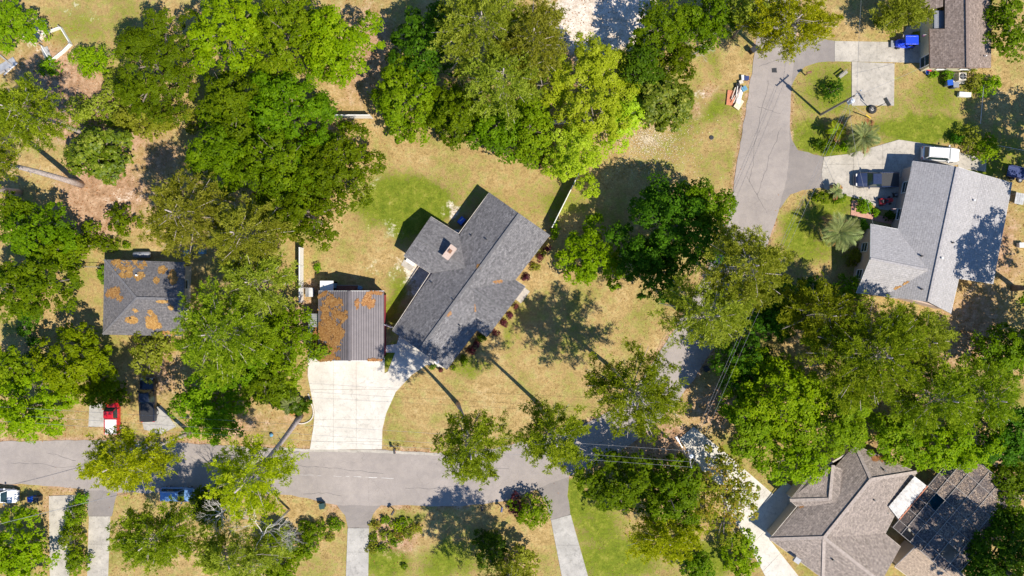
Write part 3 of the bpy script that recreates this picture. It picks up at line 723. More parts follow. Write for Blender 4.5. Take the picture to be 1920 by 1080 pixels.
sh(917,1035,33,38,4.5,'dark','dark egg-shaped evergreen at the bottom centre', name='evergreen_bush', dens=230)
bt(998,962,36,30,4,'mid','small star-shaped tree right of the shade on the road', gap=.3)
sh(968,950,18,20,2.6,'plum','purple-leaved shrub left of the star-shaped tree')
bt(970,1062,45,32,5,'pine','small grey-green tree at the bottom edge beside the evergreen', gap=.2)
sh(757,1063,7,6,.8,'hedge','tiny round bush in the bottom lawn')
# front pines
pt_(887,845,74,74,23,'pineg','pine standing over the road in front of the main house', base=(858,757), nb=44, dens=1.1)
pt_(1040,822,70,68,23,'pineg','pine over the road bend, right of the front lawn', base=(1010,757), nb=44, dens=1.1)
pt_(1195,745,98,92,18.5,'pineg','large pine covering the inner road bend', base=(1145,688), nb=52)
pt_(955,1150,75,70,17,'pine','pine beyond the bottom edge that shades the road', base=(948,1048), seed=77)
# top middle wood
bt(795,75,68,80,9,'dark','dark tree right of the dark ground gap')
pt_(905,45,100,85,16,'pine','grey-green pine at the top edge, left of the sandy patch', nb=66)
pt_(1000,75,70,85,16,'pine','grey-green pine beside the sandy patch', nb=58)
pt_(945,145,85,70,15,'pine','pine behind the back fence trees', nb=52)
bt(760,185,72,80,8.5,'mid','bright oak behind the white back fence', gap=.1)
bt(850,215,62,62,8,'oak','tree over the top rim of the back lawn')
bt(930,235,66,55,8,'oak','tree over the top rim of the back lawn, third from the left')
bt(995,240,50,62,8,'mid','tree left of the lime-green tree')
bt(1105,165,92,95,11,'lime','brilliant lime-green tree, the palest crown in the yard', dens=210, leaf=.24)
bt(1075,285,62,65,9,'lime','lower lime-green tree with a thin pale branch over the lawn', dens=210, leaf=.24)
bt(1170,215,50,50,8,'lime','small lime-green tree touching the magnolia')
sh(1023,292,14,18,2,'plum','dark purple shrub at the foot of the lime-green trees')
bt(1240,190,68,60,8,'magn','dark glossy magnolia beside the empty lawn', leaf=.42, dens=100)
bt(1205,125,48,48,9,'dark','dark tree between lime-green tree and sandy patch')
bt(1245,42,62,52,10,'oak','oak right of the sandy patch at the top edge')
bt(1330,30,70,48,9,'oak','oak at the top edge left of the side road')
bt(1270,110,40,40,7,'oak','small oak above the glossy magnolia')
dead_tree(1312,88, 6, 3.2, 'bare grey sapling beside the empty lawn', seed=31)
bt(1420,18,50,36,11,'olive','olive tree at the top edge above the side road')
pt_(1485,45,90,62,13,'piney','bright pine overhanging the top of the side road', nb=50)
# oaks by the bend
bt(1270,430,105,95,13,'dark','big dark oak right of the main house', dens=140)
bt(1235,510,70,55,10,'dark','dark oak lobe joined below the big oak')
bt(1330,390,55,55,11,'oak','oak overhanging the edge of the side road')
bt(1115,482,60,62,7,'maple','bright maple between the main house and the dark oak')
pt_(1400,500,85,85,21,'pine','pine over the side road, above the bend', base=(1338,520), nb=56)
pt_(1330,590,95,70,20,'pine','pine over the front lawn beside the road bend', base=(1272,580), nb=54)
# right cluster
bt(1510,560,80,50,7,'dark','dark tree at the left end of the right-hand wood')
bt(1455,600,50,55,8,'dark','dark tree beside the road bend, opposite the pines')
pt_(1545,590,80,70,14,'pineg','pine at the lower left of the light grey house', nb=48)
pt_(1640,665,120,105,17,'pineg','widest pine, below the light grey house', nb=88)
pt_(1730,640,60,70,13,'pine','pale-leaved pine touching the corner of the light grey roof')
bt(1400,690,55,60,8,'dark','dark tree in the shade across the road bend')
bt(1470,745,92,85,12,'maple','brightest broad tree in the right-hand wood')
bt(1560,790,90,75,11,'mid','broad tree left of the widest pine, over the taupe roof')
bt(1412,795,55,62,10,'mid','broad tree over the upper end of the diagonal drive')
bt(1500,862,66,52,9.5,'maple','bright tree overhanging the left wing of the taupe house', gap=.12)
pt_(1760,745,95,75,16,'pineg','pine above the screened pool, left of two', nb=56)
pt_(1850,745,75,70,15,'pineg','pine above the screened pool, right of two', nb=50)
bt(1780,838,115,58,8,'maple','bright tree overhanging the screened pool')
bt(1690,815,55,50,8,'mid','green tree at the top corner of the taupe house')
bt(1885,660,60,60,7,'oak','tree at the right edge, below the shaded yard')
bt(1900,810,60,70,8,'dark','dark tree at the right edge above the pool')
bt(1905,905,45,60,6,'oak','tree at the right edge beside the pool cage')
bt(1890,1030,75,70,6.5,'dark','dark tree in the bottom right corner')
bt(1850,1075,50,40,5,'dark','low dark tree at the bottom edge below the pool cage')
bt(1905,985,40,35,5,'mid','small tree at the right edge above the corner tree')
# bottom right lawn
bt(1190,905,98,66,9,'oak','oak at the tip of the bottom lawn')
bt(1262,928,58,68,10,'oak','oak beside the diagonal drive')
bt(1362,930,76,80,8,'rust','mottled green and rust tree over the diagonal drive', gap=.42, dens=120)
pt_(1250,1010,75,48,10,'piney','bright pine over the bottom lawn', dens=1.2)
bt(1392,1042,32,48,4,'maple','bright shrub tree along the lower end of the diagonal drive')
bt(1310,1065,30,30,3,'oak','small dark tree at the bottom edge of the lawn')
# top right
pt_(1692,26,52,36,5,'pine','pine in front of the brown-roofed house', dens=1.3)
sh(1660,38,20,18,2.2,'hedge','bright clipped hedge under the pine near the brown roof', name='hedge', cat='hedge')
sh(1566,168,22,20,2.6,'dark','dark shrub beside the bench', gap=.2)
sh(1555,275,20,14,1.6,'hedge','round bush at the tip of the right-hand driveway bed')
sh(1590,272,14,12,1.0,'maple','low bright plant beside the round bush')
sh(1537,268,10,9,1.4,'dark','small dark bush at the tip of the right-hand driveway bed')
sh(1542,368,15,13,1.6,'hedge','round bush below the right-hand drive, beside the brick walk')
sh(1575,372,14,12,1.3,'hedge','low leafy plant between round bush and brick walk')
sh(1623,385,14,14,2.0,'mid','ball-shaped shrub inside the brick walk', dens=260)
sh(1643,398,11,9,1.0,'hedge','low green shrub beside the ball-shaped shrub')
sh(1672,404,14,9,1.2,'dark','shaded green shrub against the light grey house')
sh(1617,425,18,18,1.9,'hedge','green shrub between the lower palm and the light grey house')
sh(1605,482,19,20,1.8,'olive','round shrub under the front window of the light grey house')
sh(1600,540,30,30,3.5,'mid','bush at the lower corner of the light grey house')
sh(1822,256,22,26,2.8,'olive','brownish shrub above the light grey house', gap=.2); sh(1855,278,26,28,3.0,'maple','bright shrub above the light grey house')
sh(1797,258,13,14,1.8,'dark','dark shrub left of the brownish shrub')
sh(1778,140,11,14,1.4,'hedge','shrub beside the blue-topped bin'); sh(1752,138,10,9,1.0,'hedge','low hedge under the eave of the brown-roofed house')
sh(1828,150,18,24,2.2,'olive','brownish shrub right of the air conditioner', gap=.25); sh(1858,160,26,20,2.4,'maple','bright shrub right of the air conditioner')
bt(1895,30,40,90,7,'oak','tree at the right edge beside the brown-roofed house', gap=.15)
bt(2075,290,80,110,14,'oak','tree beyond the right edge that shades the upper yard')
bt(2045,540,92,90,16,'oak','tree beyond the right edge that shades the pale roof', gap=.15)
bt(2040,660,70,70,12,'oak','tree beyond the right edge that shades the lower yard')
bt(2005,1140,105,85,18,'oak','tree beyond the bottom right corner that shades the pool')
sh(1740,690,10,9,1,'hedge','lone green bush in the shaded yard right of the wood')
# main house beds
for x, y, r, k, lb in [(1027,467,7,'plum','plum ball shrub nearest the right corner of the main house'), (1020,476,4,'hedge','tiny green plant between the two plum ball shrubs'), (1013,483,7,'plum','plum ball shrub second from the right corner of the main house'),
   (1002,500,9,'olive','olive shrub along the front wall of the main house'), (987,520,8,'plum','plum shrub in the front corner beside the porch'), (967,574,5,'plum','plum shrub just below the porch step'),
   (955,592,7,'plum','plum shrub along the hedge strip, upper'), (945,605,8,'plum','plum shrub along the hedge strip, lower'), (929,624,6,'plum','plum ball shrub at the corner of the front gable'),
   (903,632,10,'hedge','green shrub in the inner corner of the front bed'), (893,645,8,'plum','plum shrub in the inner corner of the front bed'), (885,658,9,'plum','reddish shrub along the lower front bed'),
   (870,676,10,'hedge','green shrub at the lower end of the front bed'), (850,690,5,'hedge','small green plant at the bottom corner of the main house'), (810,688,6,'hedge','green plant beside the driveway corner of the main house'), (826,694,5,'plum','small plum plant beside the driveway corner of the main house')]:
    sh(x, y, r, r, .9 if k == 'plum' else 1.1, k, lb, group='front bed shrubs', leaf=.16, dens=300)
sh(1040,430,9,22,2.2,'maple','leafy shrub at the right gable end of the main house')
sh(555,765,24,18,2.4,'dark','feathery dark green shrub beside the thick leaning trunk', gap=.3, leaf=.4); sh(530,758,20,14,1.8,'maple','yellow-green plant left of the feathery shrub')
sh(650,236,22,10,1.4,'mid','weedy bush below the white back fence'); sh(594,500,9,9,1.2,'mid','small bush behind the garage')
palm(1617,257,2.6,2.6,34,'feathery grey-green palm above the right-hand driveway',3); palm(1573,435,2.8,2.9,38,'feathery grey-green palm beside the brick walk',8)
palm(1568,245,1.6,1.5,20,'smaller dark palm left of the driveway palm',13,'pineg'); palm(1567,358,1.0,1.2,16,'small palm at the lower rim of the right-hand driveway',17)
palm(545,758,1.6,1.5,18,'small palm in the bed left of the pale driveway',21)
# ------------------------------------------------------------------ buildings
def house_root(name, px, py, label, cat='house'):
    c = W(px, py); return empty(name, c, 0, label, cat)
def P3(pts): return [W(x, y, z) for x, y, z in pts]
def roof_plane(root, pts, m, t=.14, name='roof_slope'):
    b = MB().slab(P3(pts), t); o = b.build(name, m, root, root.location, uv=True); o['pl'] = 0; return o, b
CAPS = {k_: plain(k_ + '_cap', c_, .92, var=.25, scale=4) for k_, c_ in (('charcoal_shingle', (.15, .145, .145)), ('slate_shingle', (.16, .155, .16)), ('brown_shingle', (.22, .165, .135)), ('light_grey_shingle', (.36, .34, .335)), ('taupe_shingle', (.37, .31, .265)))}
def ridge(root, a, b_, m, w=.32, name='ridge_cap', lift=.03):
    m = CAPS.get(m.name, m)
    a, b_ = W(*a), W(*b_); a.z += lift; b_.z += lift
    MB().bar(a, b_, w, .06).build(name, m, root, root.location)
def fascia(root, pts, m, h=.2, w=.05, name='gutter'):
    for a, c in pts:
        a, c = W(*a), W(*c); d = (c - a); d.z = 0
        dz = Vector((0, 0, -.09)); nn = Vector((-d.y, d.x, 0)).normalized() * 0
        MB().bar(a + dz + nn, c + dz + nn, .055, .15).build(name, m, root, root.location)
def walls(root, poly, z1, m, name='wall', inset=.45):
    """poly: eave outline as world xy, one mesh per wall side"""
    cx = sum(p[0] for p in poly) / len(poly); cy = sum(p[1] for p in poly) / len(poly)
    area = sum(poly[i][0] * poly[(i + 1) % len(poly)][1] - poly[(i + 1) % len(poly)][0] * poly[i][1] for i in range(len(poly)))
    if area < 0: poly = poly[::-1]
    n = len(poly); ins = []
    for i in range(n):
        p0, p1, p2 = Vector((*poly[i - 1], 0)), Vector((*poly[i], 0)), Vector((*poly[(i + 1) % n], 0))
        d1 = (p1 - p0).normalized(); d2 = (p2 - p1).normalized()
        n1 = Vector((-d1.y, d1.x, 0)); n2 = Vector((-d2.y, d2.x, 0)); bis = (n1 + n2)
        k = inset / max(.35, bis.normalized().dot(n1)); q = p1 + bis.normalized() * k; ins.append((q.x, q.y))
    for i in range(n):
        a, c = Vector((*ins[i], 0)), Vector((*ins[(i + 1) % n], 0)); d = (c - a).normalized(); nn = Vector((d.y, -d.x, 0))
        o = a - nn * .2; e = c - nn * .2
        MB().prism([(a.x, a.y), (c.x, c.y), (e.x, e.y), (o.x, o.y)], 0, z1).build(name, m, root, root.location)
    return ins
def window(root, a, c, t, w=1.2, h=1.2, sill=.95, name='window'):
    """window on the outer face of wall side a->c (counter-clockwise outline)"""
    a, c = Vector((*a, 0)), Vector((*c, 0)); d = (c - a).normalized(); nn = Vector((d.y, -d.x, 0)); p = a.lerp(c, t); rz = math.atan2(d.y, d.x)
    f = MB(); q = p + nn * .03
    f.box((q.x - d.x * w / 2, q.y - d.y * w / 2, sill + h / 2), (.1, .1, h + .1), rz); f.box((q.x + d.x * w / 2, q.y + d.y * w / 2, sill + h / 2), (.1, .1, h + .1), rz)
    f.box((q.x, q.y, sill + h), (w - .1, .1, .1), rz); f.box((q.x, q.y, sill), (w - .1, .16, .1), rz); f.box((q.x, q.y, sill + h / 2), (w - .1, .06, .05), rz)
    o = f.build(name, M['white'], root, root.location)
    MB().box((p.x + nn.x * .012, p.y + nn.y * .012, sill + h / 2), (w - .08, .02, h - .06), rz).build('pane', GLASS, o, root.location)
def roof_z(root, px, py):
    best = 0
    for o in root.children:
        if not o.name.startswith('roof_slope'): continue
        me = o.data; q = [me.vertices[i].co + root.location for i in me.polygons[0].vertices]; nn = (q[1] - q[0]).cross(q[2] - q[0]); z = q[0].z
        if abs(nn.z) < 1e-6: continue
        for _ in range(4):
            v = W(px, py, z); z = q[0].z - (nn.x * (v.x - q[0].x) + nn.y * (v.y - q[0].y)) / nn.z
        v = W(px, py, z)
        if inside([(p.x, p.y) for p in q], np.array([v.x]), np.array([v.y]))[0]: best = max(best, z)
    return best
def vent(root, px, py, z, r=.07, h=.35, m='black'):
    c = W(px, py, roof_z(root, px, py) or z); MB().tube([c - Vector((0, 0, .15)), c + Vector((0, 0, h))], r, 8).build('vent_pipe', M[m], root, root.location)
def straw_on(root, pts, blobs, seed, dens=420, thr=.47, name='pine_straw', lift=0.0):
    """loose needles lying on a roof plane (blobs in survey pixels)"""
    Q = P3(pts); nrm = (Q[1] - Q[0]).cross(Q[2] - Q[0]).normalized(); nrm = nrm if nrm.z > 0 else -nrm
    rs = np.random.RandomState(seed); A = []
    for bx, by, rx, ry in blobs:
        n = int(dens * math.pi * rx * ry / S / S); u = np.sqrt(rs.rand(n)) * 1.25; t = rs.rand(n) * 6.283
        x = bx + rx * u * np.cos(t); y = by + ry * u * np.sin(t)
        nz = .6 * fbm(x, y, .09, seed) + .4 * fbm(x, y, .28, seed + 5) - .25 * np.maximum(0, u - .75)
        k = rs.rand(n) < np.clip((nz - thr) * 9 + .45, 0, 1); A.append(np.stack([x[k], y[k]], 1))
    A = np.concatenate(A); z = np.full(len(A), Q[0].z)
    for _ in range(4):                                    # intersect the sight line with the plane
        k = (H - z) / H / S; X = (A[:, 0] - 960) * k; Y = (540 - A[:, 1]) * k
        z = Q[0].z - (nrm.x * (X - Q[0].x) + nrm.y * (Y - Q[0].y)) / nrm.z
    poly = [(q.x, q.y) for q in Q]; ok = inside(poly, X, Y); X, Y, z = X[ok], Y[ok], z[ok]; n = len(X)
    N = np.array(nrm); P = np.stack([X, Y, z], 1) + N * (lift + .012 + .02 * rs.rand(n))[:, None]
    a = unit(np.cross(np.broadcast_to(N, (n, 3)), rs.normal(size=(n, 3)))); b_ = np.cross(N, a)
    L = (.10 + .12 * rs.rand(n))[:, None]; w = (.03 + .03 * rs.rand(n))[:, None]
    V = np.stack([P - a * L - b_ * w, P + a * L - b_ * w, P + a * L + b_ * w, P - a * L + b_ * w], 1) - np.array(root.location)
    o = link(name, faces_mesh(name, V, 4, np.clip(.5 + .25 * rs.normal(size=n), 0, 1)), LEAF['dry'], root); o['kind'] = 'stuff'

# --- main house
mh = house_root('main_house', 880, 530, 'charcoal-shingled house set diagonally in the middle, with a brick chimney')
A, B, C, D = (917,361), (1031,441), (838,693), (735,620); R1, R2 = (974,401), (786.5,656.5); ze, zr = 2.9, 4.9
def v3(p, z): return (p[0], p[1], z)
sm = M['shin_main']
pA = [v3(A,ze), v3(R1,zr), v3(R2,zr), v3(D,ze)]; pB = [v3(B,ze), v3(R1,zr), v3(R2,zr), v3(C,ze)]
roof_plane(mh, pA, sm); roof_plane(mh, pB, sm); ridge(mh, v3(R1,zr), v3(R2,zr), sm, .36)
E1, E2, J1, J2, Rw, Vw = (808,406), (757,480), (860,438), (806,512), (782.5,443), (872,502)
roof_plane(mh, [v3(E1,ze+.03), v3(J1,ze+.03), v3(Vw,4.25), v3(Rw,4.2)], sm); roof_plane(mh, [v3(E2,ze+.03), v3(J2,ze+.03), v3(Vw,4.25), v3(Rw,4.2)], sm)
ridge(mh, v3(Rw,4.2), v3(Vw,4.25), sm, .34)
G1, G2, K1, K2, Rf, Vf = (985,537), (913,632), (962,522), (890,617), (949,584.5), (877,535)
roof_plane(mh, [v3(G1,ze+.03), v3(K1,ze+.03), v3(Vf,4.55), v3(Rf,4.5)], sm); roof_plane(mh, [v3(G2,ze+.03), v3(K2,ze+.03), v3(Vf,4.55), v3(Rf,4.5)], sm)
ridge(mh, v3(Rf,4.5), v3(Vf,4.55), sm, .34)
fascia(mh, [(v3(A,ze), v3(J1,ze)), (v3(J2,ze), v3(D,ze)), (v3(B,ze), v3(K1,ze)), (v3(K2,ze), v3(C,ze)), (v3(G1,ze+.03), v3(K1,ze+.03)), (v3(E1,ze+.03), v3(J1,ze+.03)), (v3(E2,ze+.03), v3(J2,ze+.03))], M['stone'])
fascia(mh, [(v3(A,ze), v3(R1,zr)), (v3(R1,zr), v3(B,ze)), (v3(D,ze), v3(R2,zr)), (v3(R2,zr), v3(C,ze)), (v3(E1,ze+.03), v3(Rw,4.2)), (v3(Rw,4.2), v3(E2,ze+.03)), (v3(G1,ze+.03), v3(Rf,4.5)), (v3(Rf,4.5), v3(G2,ze+.03))], CAPS['charcoal_shingle'], name='bargeboard')
outl = [W2(*p, 2.9) for p in (A, J1, E1, E2, J2, D, C, K2, G2, G1, K1, B)]
ins = walls(mh, outl, 2.8, M['brick'])
def gable(root, a, c, apex, m, name='gable_wall', z=2.79, inset=.45, topz=None):
    a, c, r_ = W(*a), W(*c), W(*apex); d = (c - a); d.z = 0; L = d.length; d.normalize(); inn = Vector((root.location.x, root.location.y, 0)) - (a + c) / 2; inn.z = 0
    nn = Vector((-d.y, d.x, 0)); nn = nn if nn.dot(inn) > 0 else -nn
    a2 = a + d * inset + nn * inset; c2 = c - d * inset + nn * inset; t = r_ + nn * inset; hz = r_.z - .2
    vs = [(a2.x, a2.y, z), (c2.x, c2.y, z), (t.x, t.y, hz)]; q = nn * .15; vs += [(x + q.x, y + q.y, zz) for x, y, zz in vs]
    MB().add(vs, [(0, 1, 2), (5, 4, 3), (0, 3, 4, 1), (1, 4, 5, 2), (2, 5, 3, 0)]).build(name, m, root, root.location)
gable(mh, v3(A,ze), v3(B,ze), v3(R1,zr), M['trim']); gable(mh, v3(C,ze), v3(D,ze), v3(R2,zr), M['trim']); gable(mh, v3(E1,ze), v3(E2,ze), v3(Rw,4.2), M['trim']); gable(mh, v3(G1,ze), v3(G2,ze), v3(Rf,4.5), M['trim'])
for i in range(len(ins)):
    a, c = ins[i], ins[(i + 1) % len(ins)]; L = math.hypot(c[0] - a[0], c[1] - a[1])
    if L > 3:
        for t in ([.5] if L < 6 else [.25, .7]): window(mh, a, c, t)
ch = MB(); cc = W(843,473,5.1); ang = math.atan2(95, 70) ; ang = math.atan2(24, 18)
ch.box((cc.x, cc.y, 4.4), (1.75, .78, 1.9), ang); ch.box((cc.x, cc.y, 5.38), (1.9, .92, .1), ang)
chim = ch.build('chimney', M['pinkbrick'], mh, mh.location)
MB().box((cc.x + .1, cc.y + .1, 5.5), (.5, .4, .22), ang).build('flue', M['brown'], chim, mh.location)
for x, y in ((884,442),(912,449),(851,563),(862,610),(810,530)): vent(mh, x, y, 3.9, .09, .4)
dish = MB(); dc = W(819,678,3.6); dish.tube([dc - Vector((0, 0, .6)), dc], .03, 6); dish.lathe((dc.x, dc.y, dc.z), [(.05, -.05), (.2, 0), (.3, .08), (.29, .09), (.02, -.02)], 14); dish.build('satellite_dish', M['white'], mh, mh.location)
por = MB(); pc = W(979,553,.25); por.box((pc.x, pc.y, .2), (2.0, 1.1, .4), math.atan2(252, -193) * -1); por.build('porch_step', CONC2, mh, mh.location)
straw_on(mh, pB, [(893,577,2.5,7),(838,588,8,3),(935,528,9,2)], 3, 110, .40); straw_on(mh, pA, [(898,500,3,4)], 4, 200, .38)

# --- garage
ga = house_root('garage', 658, 612, 'detached garage with a brown ribbed metal roof strewn with pine straw', 'garage')
gz, gr = 3.1, 5.0
def ribbed(root, x0, x1, y0, y1, zfun, m, pw=12.3, name='roof_panel', ribs=3):
    """sheet roof of ribbed panels running across y; x0..x1 slope in x"""
    pass
for side in (0, 1):
    xe, xr = (597.0, 655.5) if side == 0 else (720.0, 655.5)
    y0, y1, npan = 546.0, 676.0, 7
    for i in range(npan):
        t0, t1 = i / npan, (i + 1) / npan
        # panels are laid beside each other along the slope-eave direction: ribs run with the ridge in view
        e0 = xe + (xr - xe) * t0; e1 = xe + (xr - xe) * t1; z0 = gz + (gr - gz) * t0; z1 = gz + (gr - gz) * t1
        b = MB(); a0, a1, c0, c1 = W(e0, y0, z0), W(e0, y1, z0), W(e1, y0, z1), W(e1, y1, z1)
        b.slab([a0, a1, c1, c0], .05)
        for k in (.1, .6):
            p, q = a0.lerp(c0, k), a1.lerp(c1, k); p.z += .03; q.z += .03; b.bar(p, q, .08, .07)
        b.build('roof_panel', M['metal'], ga, ga.location)
ridge(ga, (655.5,545,gr), (655.5,677,gr), M['metal'], .3, lift=.06)
gpo = [W2(597,546,gz), W2(597,676,gz), W2(720,676,gz), W2(720,546,gz)]
gin = walls(ga, gpo, gz - .06, M['redwall'], inset=.3)
for a, c, r_ in (((597,546,gz),(720,546,gz),(655.5,546,gr)), ((597,676,gz),(720,676,gz),(655.5,676,gr))): gable(ga, a, c, r_, M['redwall'], inset=.14, z=gz - .07)
fascia(ga, [((597,545.5,gz),(655.5,545.5,gr)), ((655.5,545.5,gr),(720,545.5,gz)), ((597,676.5,gz),(655.5,676.5,gr)), ((655.5,676.5,gr),(720,676.5,gz))], M['trim'], name='bargeboard')
gd = W(655,676,0); MB().box((W(625,676,3).x, gin[1][1] - .02, 1.15), (2.6, .08, 2.3)).build('garage_door', M['white'], ga, ga.location); MB().box((W(688,676,3).x, gin[1][1] - .02, 1.15), (2.6, .08, 2.3)).build('garage_door', M['white'], ga, ga.location)
straw_on(ga, [(597,546,gz),(655.5,546,gr),(655.5,676,gr),(597,676,gz)], [(614,570,18,26),(616,610,16,34),(622,640,16,28),(612,668,14,12),(638,585,12,22),(630,566,16,14),(618,672,20,5),(634,620,10,14)], 8, 560, .50, lift=.05)
straw_on(ga, [(655.5,546,gr),(720,546,gz),(720,676,gz),(655.5,676,gr)], [(693,562,8,13),(684,566,5,6),(670,570,3,7),(700,675,14,1.5),(706,549,12,2)], 9, 420, .42, lift=.05)
# lean-to on its left: corrugated sheets
lt = house_root('lean_to', 588, 630, 'grey corrugated lean-to roof along the left side of the garage', 'shed')
for i in range(12):
    y0 = 588 + i * 7.1; y1 = y0 + 7.0; b = MB(); b.slab([W(578,y0,2.25), W(578,y1,2.25), W(597.5,y1,2.6), W(597.5,y0,2.6)], .03)
    for k in (.25, .75):
        p = W(578, y0 + 7 * k, 2.28); q = W(597.5, y0 + 7 * k, 2.63); b.bar(p, q, .09, .05)
    b.build('roof_sheet', M['corr'], lt, lt.location)
for x, y in ((580,592),(580,630),(580,668)):
    c = W(x, y, 2.2); MB().box((c.x, c.y, 1.1), (.1, .1, 2.2)).build('post', M['wood'], lt, lt.location)
straw_on(lt, [(578,588,2.29),(578,673,2.29),(597.5,673,2.64),(597.5,588,2.64)], [(592,640,5,20)], 12, 520, .36)
wb = house_root('storage_shed', 612, 535, 'small white-roofed storage shed behind the garage', 'shed')
MB().slab([W(600,526.5,2.35), W(625,526.5,2.35), W(625,545,2.5), W(600,545,2.5)], .1).build('roof', M['white'], wb, wb.location)
walls(wb, [W2(600,527,2.3), W2(600,544,2.3), W2(625,544,2.3), W2(625,527,2.3)], 2.25, M['bluegrey'], inset=.08)

# --- slate-roofed house, left
lh = house_root('left_house', 270, 558, 'slate-grey hip-roofed house with patches of orange pine straw')
TL, TR, BR, BL, H1, H2 = (196,487,2.8), (347,492,2.8), (342,630,2.8), (193,627,2.8), (256,559,4.5), (345,561,4.5)
sL = M['shin_left']; q1 = [TL, TR, H2, H1]; q2 = [BL, BR, H2, H1]; q3 = [TL, H1, BL]
for q_ in (q1, q2, q3): roof_plane(lh, q_, sL)
ridge(lh, H1, H2, sL, .34); ridge(lh, TL, H1, sL, .3, 'hip_cap'); ridge(lh, BL, H1, sL, .3, 'hip_cap')
fascia(lh, [(TL, TR), (BL, BR), (TL, BL)], CAPS['slate_shingle'])
li = walls(lh, [W2(*p) for p in (TL, BL, BR, TR)], 2.7, M['tanwall'])
gable(lh, TR, BR, H2, M['tanwall'], z=2.69)
for i in range(4):
    for t in (.28, .72): window(lh, li[i], li[(i + 1) % 4], t)
vent(lh, 257.5, 516, 3.6, .13, .3, 'white'); vent(lh, 246, 597, 3.5, .06, .4)
straw_on(lh, q1, [(240,497,28,12),(235,510,14,10),(262,517,9,8),(305,506,7,6),(293,527,5,5),(222,492,5,4),(325,520,7,11)], 21, 330, .45)
straw_on(lh, q2, [(284,600,9,14),(290,610,14,6),(247,600,9,5),(254,582,4,3),(305,565,9,2),(320,577,4,3),(318,625,12,4),(280,590,5,7)], 22, 330, .44)
straw_on(lh, q3, [(210,550,10,8),(217,545,6,8),(225,560,5,4)], 23, 320, .42)

# --- brown-roofed house, top right
th = house_root('brown_roofed_house', 1800, 60, 'brown-shingled house in the top right corner')
def zl(x): return 2.9 + (x - 1743) / 71 * 1.75
sb = M['shin_brown']
roof_plane(th, [(x, y, zl(x)) for x, y in ((1743,54),(1744,127),(1814,127),(1812,-90),(1772,-90),(1772,54))], sb)
roof_plane(th, [(1814,127,4.65),(1858,127,3.3),(1862,-90,3.3),(1812,-90,4.65)], sb)
roof_plane(th, [(1722,23,2.75),(1768,12,3.6),(1771,-90,3.58),(1720,-90,2.75)], sb); ridge(th, (1814,127,4.65), (1812,-90,4.65), sb, .34)
fascia(th, [((1743,54,2.9),(1744,127,2.92)), ((1858,127,3.3),(1862,-90,3.3))], M['brown']); fascia(th, [((1744,127,2.92),(1814,127,4.65)), ((1814,127,4.65),(1858,127,3.3))], M['brown'], name='bargeboard')
ti = walls(th, [W2(1743,-90,2.9), W2(1744,127,2.9), W2(1858,127,3.0), W2(1860,-90,3.0)], 2.75, M['cream'])
gable(th, (1744,127,2.9), (1858,127,2.9), (1814,127,4.65), M['cream'], z=2.74)
for t in (.3, .75): window(th, ti[1], ti[2], t)
window(th, ti[0], ti[1], .93, 1.4, 2.0, .1, 'door')
for i in range(7):
    x0 = 1752 + i * 2.7; MB().slab([W(x0, 20, 2.95), W(x0 + 2.3, 20, 2.95), W(x0 + 2.3, 53, 2.95), W(x0, 53, 2.95)], .05).build('patio_cover_slat', M['grey'], th, th.location)
vent(th, 1846, 106, 3.8, .08, .4, 'white'); vent(th, 1838, 104, 3.9, .04, .2)
# --- light grey house, right
rh = house_root('light_grey_house', 1745, 440, 'long house with a pale grey roof and a front wing, right side')
zr2 = 5.0; sr = M['shin_right']
roof_plane(rh, [(1712,302,3.0),(1795,313,zr2),(1741,566,zr2),(1655,555,3.0)], sr)
roof_plane(rh, [(1795,313,zr2),(1842,327,3.5),(1783,588,3.5),(1741,566,zr2)], sr)
roof_plane(rh, [(1842,327,3.5),(1898,343,2.75),(1862,532,2.75),(1798,522,3.5)], sr)
roof_plane(rh, [(1633,420,3.02),(1688,431,3.02),(1740,506,4.72),(1632,485,4.7)], sr); roof_plane(rh, [(1632,485,4.7),(1740,506,4.72),(1682,560,3.02),(1606,549,3.02)], sr)
ridge(rh, (1795,313,zr2), (1741,566,zr2), sr, .34); ridge(rh, (1632,485,4.7), (1738,506,4.72), sr, .3)
fascia(rh, [((1712,302,3),(1686,430,3)), ((1898,343,2.75),(1862,532,2.75)), ((1633,420,3.02),(1686,430,3.02)), ((1783,588,3.5),(1798,522,3.5)), ((1606,549,3.02),(1660,556,3.02)), ((1862,532,2.75),(1798,522,3.5))], M['white'])
fascia(rh, [((1633,420,3.02),(1632,485,4.7)), ((1632,485,4.7),(1606,549,3.02)), ((1712,302,3),(1795,313,zr2)), ((1795,313,zr2),(1842,327,3.5)), ((1842,327,3.5),(1898,343,2.75))], M['white'], name='bargeboard')
rp = [W2(x, y, 3) for x, y in ((1712,302),(1686,430),(1633,420),(1608,549),(1660,556),(1660,560),(1783,588),(1798,522),(1862,532),(1898,343))]
ri = walls(rh, [p for i, p in enumerate(rp) if i != 5], 2.68, M['pinkbrick'])
gable(rh, (1633,420,3), (1608,549,3), (1632,485,4.7), M['pinkbrick'], z=2.67)
for t in (.3, .74): window(rh, ri[2], ri[3], t, 1.2, 1.4)
for t in (.3, .7): window(rh, ri[0], ri[1], t, 1.5, 1.3)
for x, y, z in ((1727,480,4.4),(1727,542,4.5),(1785,455,4.6)): vent(rh, x, y, z, .11, .35)
vent(rh, 1765, 484, 4.8, .13, .3, 'white'); vent(rh, 1825, 376, 3.9, .12, .35, 'white')
straw_on(rh, [(1632,485,4.74),(1740,506,4.76),(1682,560,3.06),(1606,549,3.06)], [(1690,541,10,3),(1702,533,6,3)], 44, 480, .3)
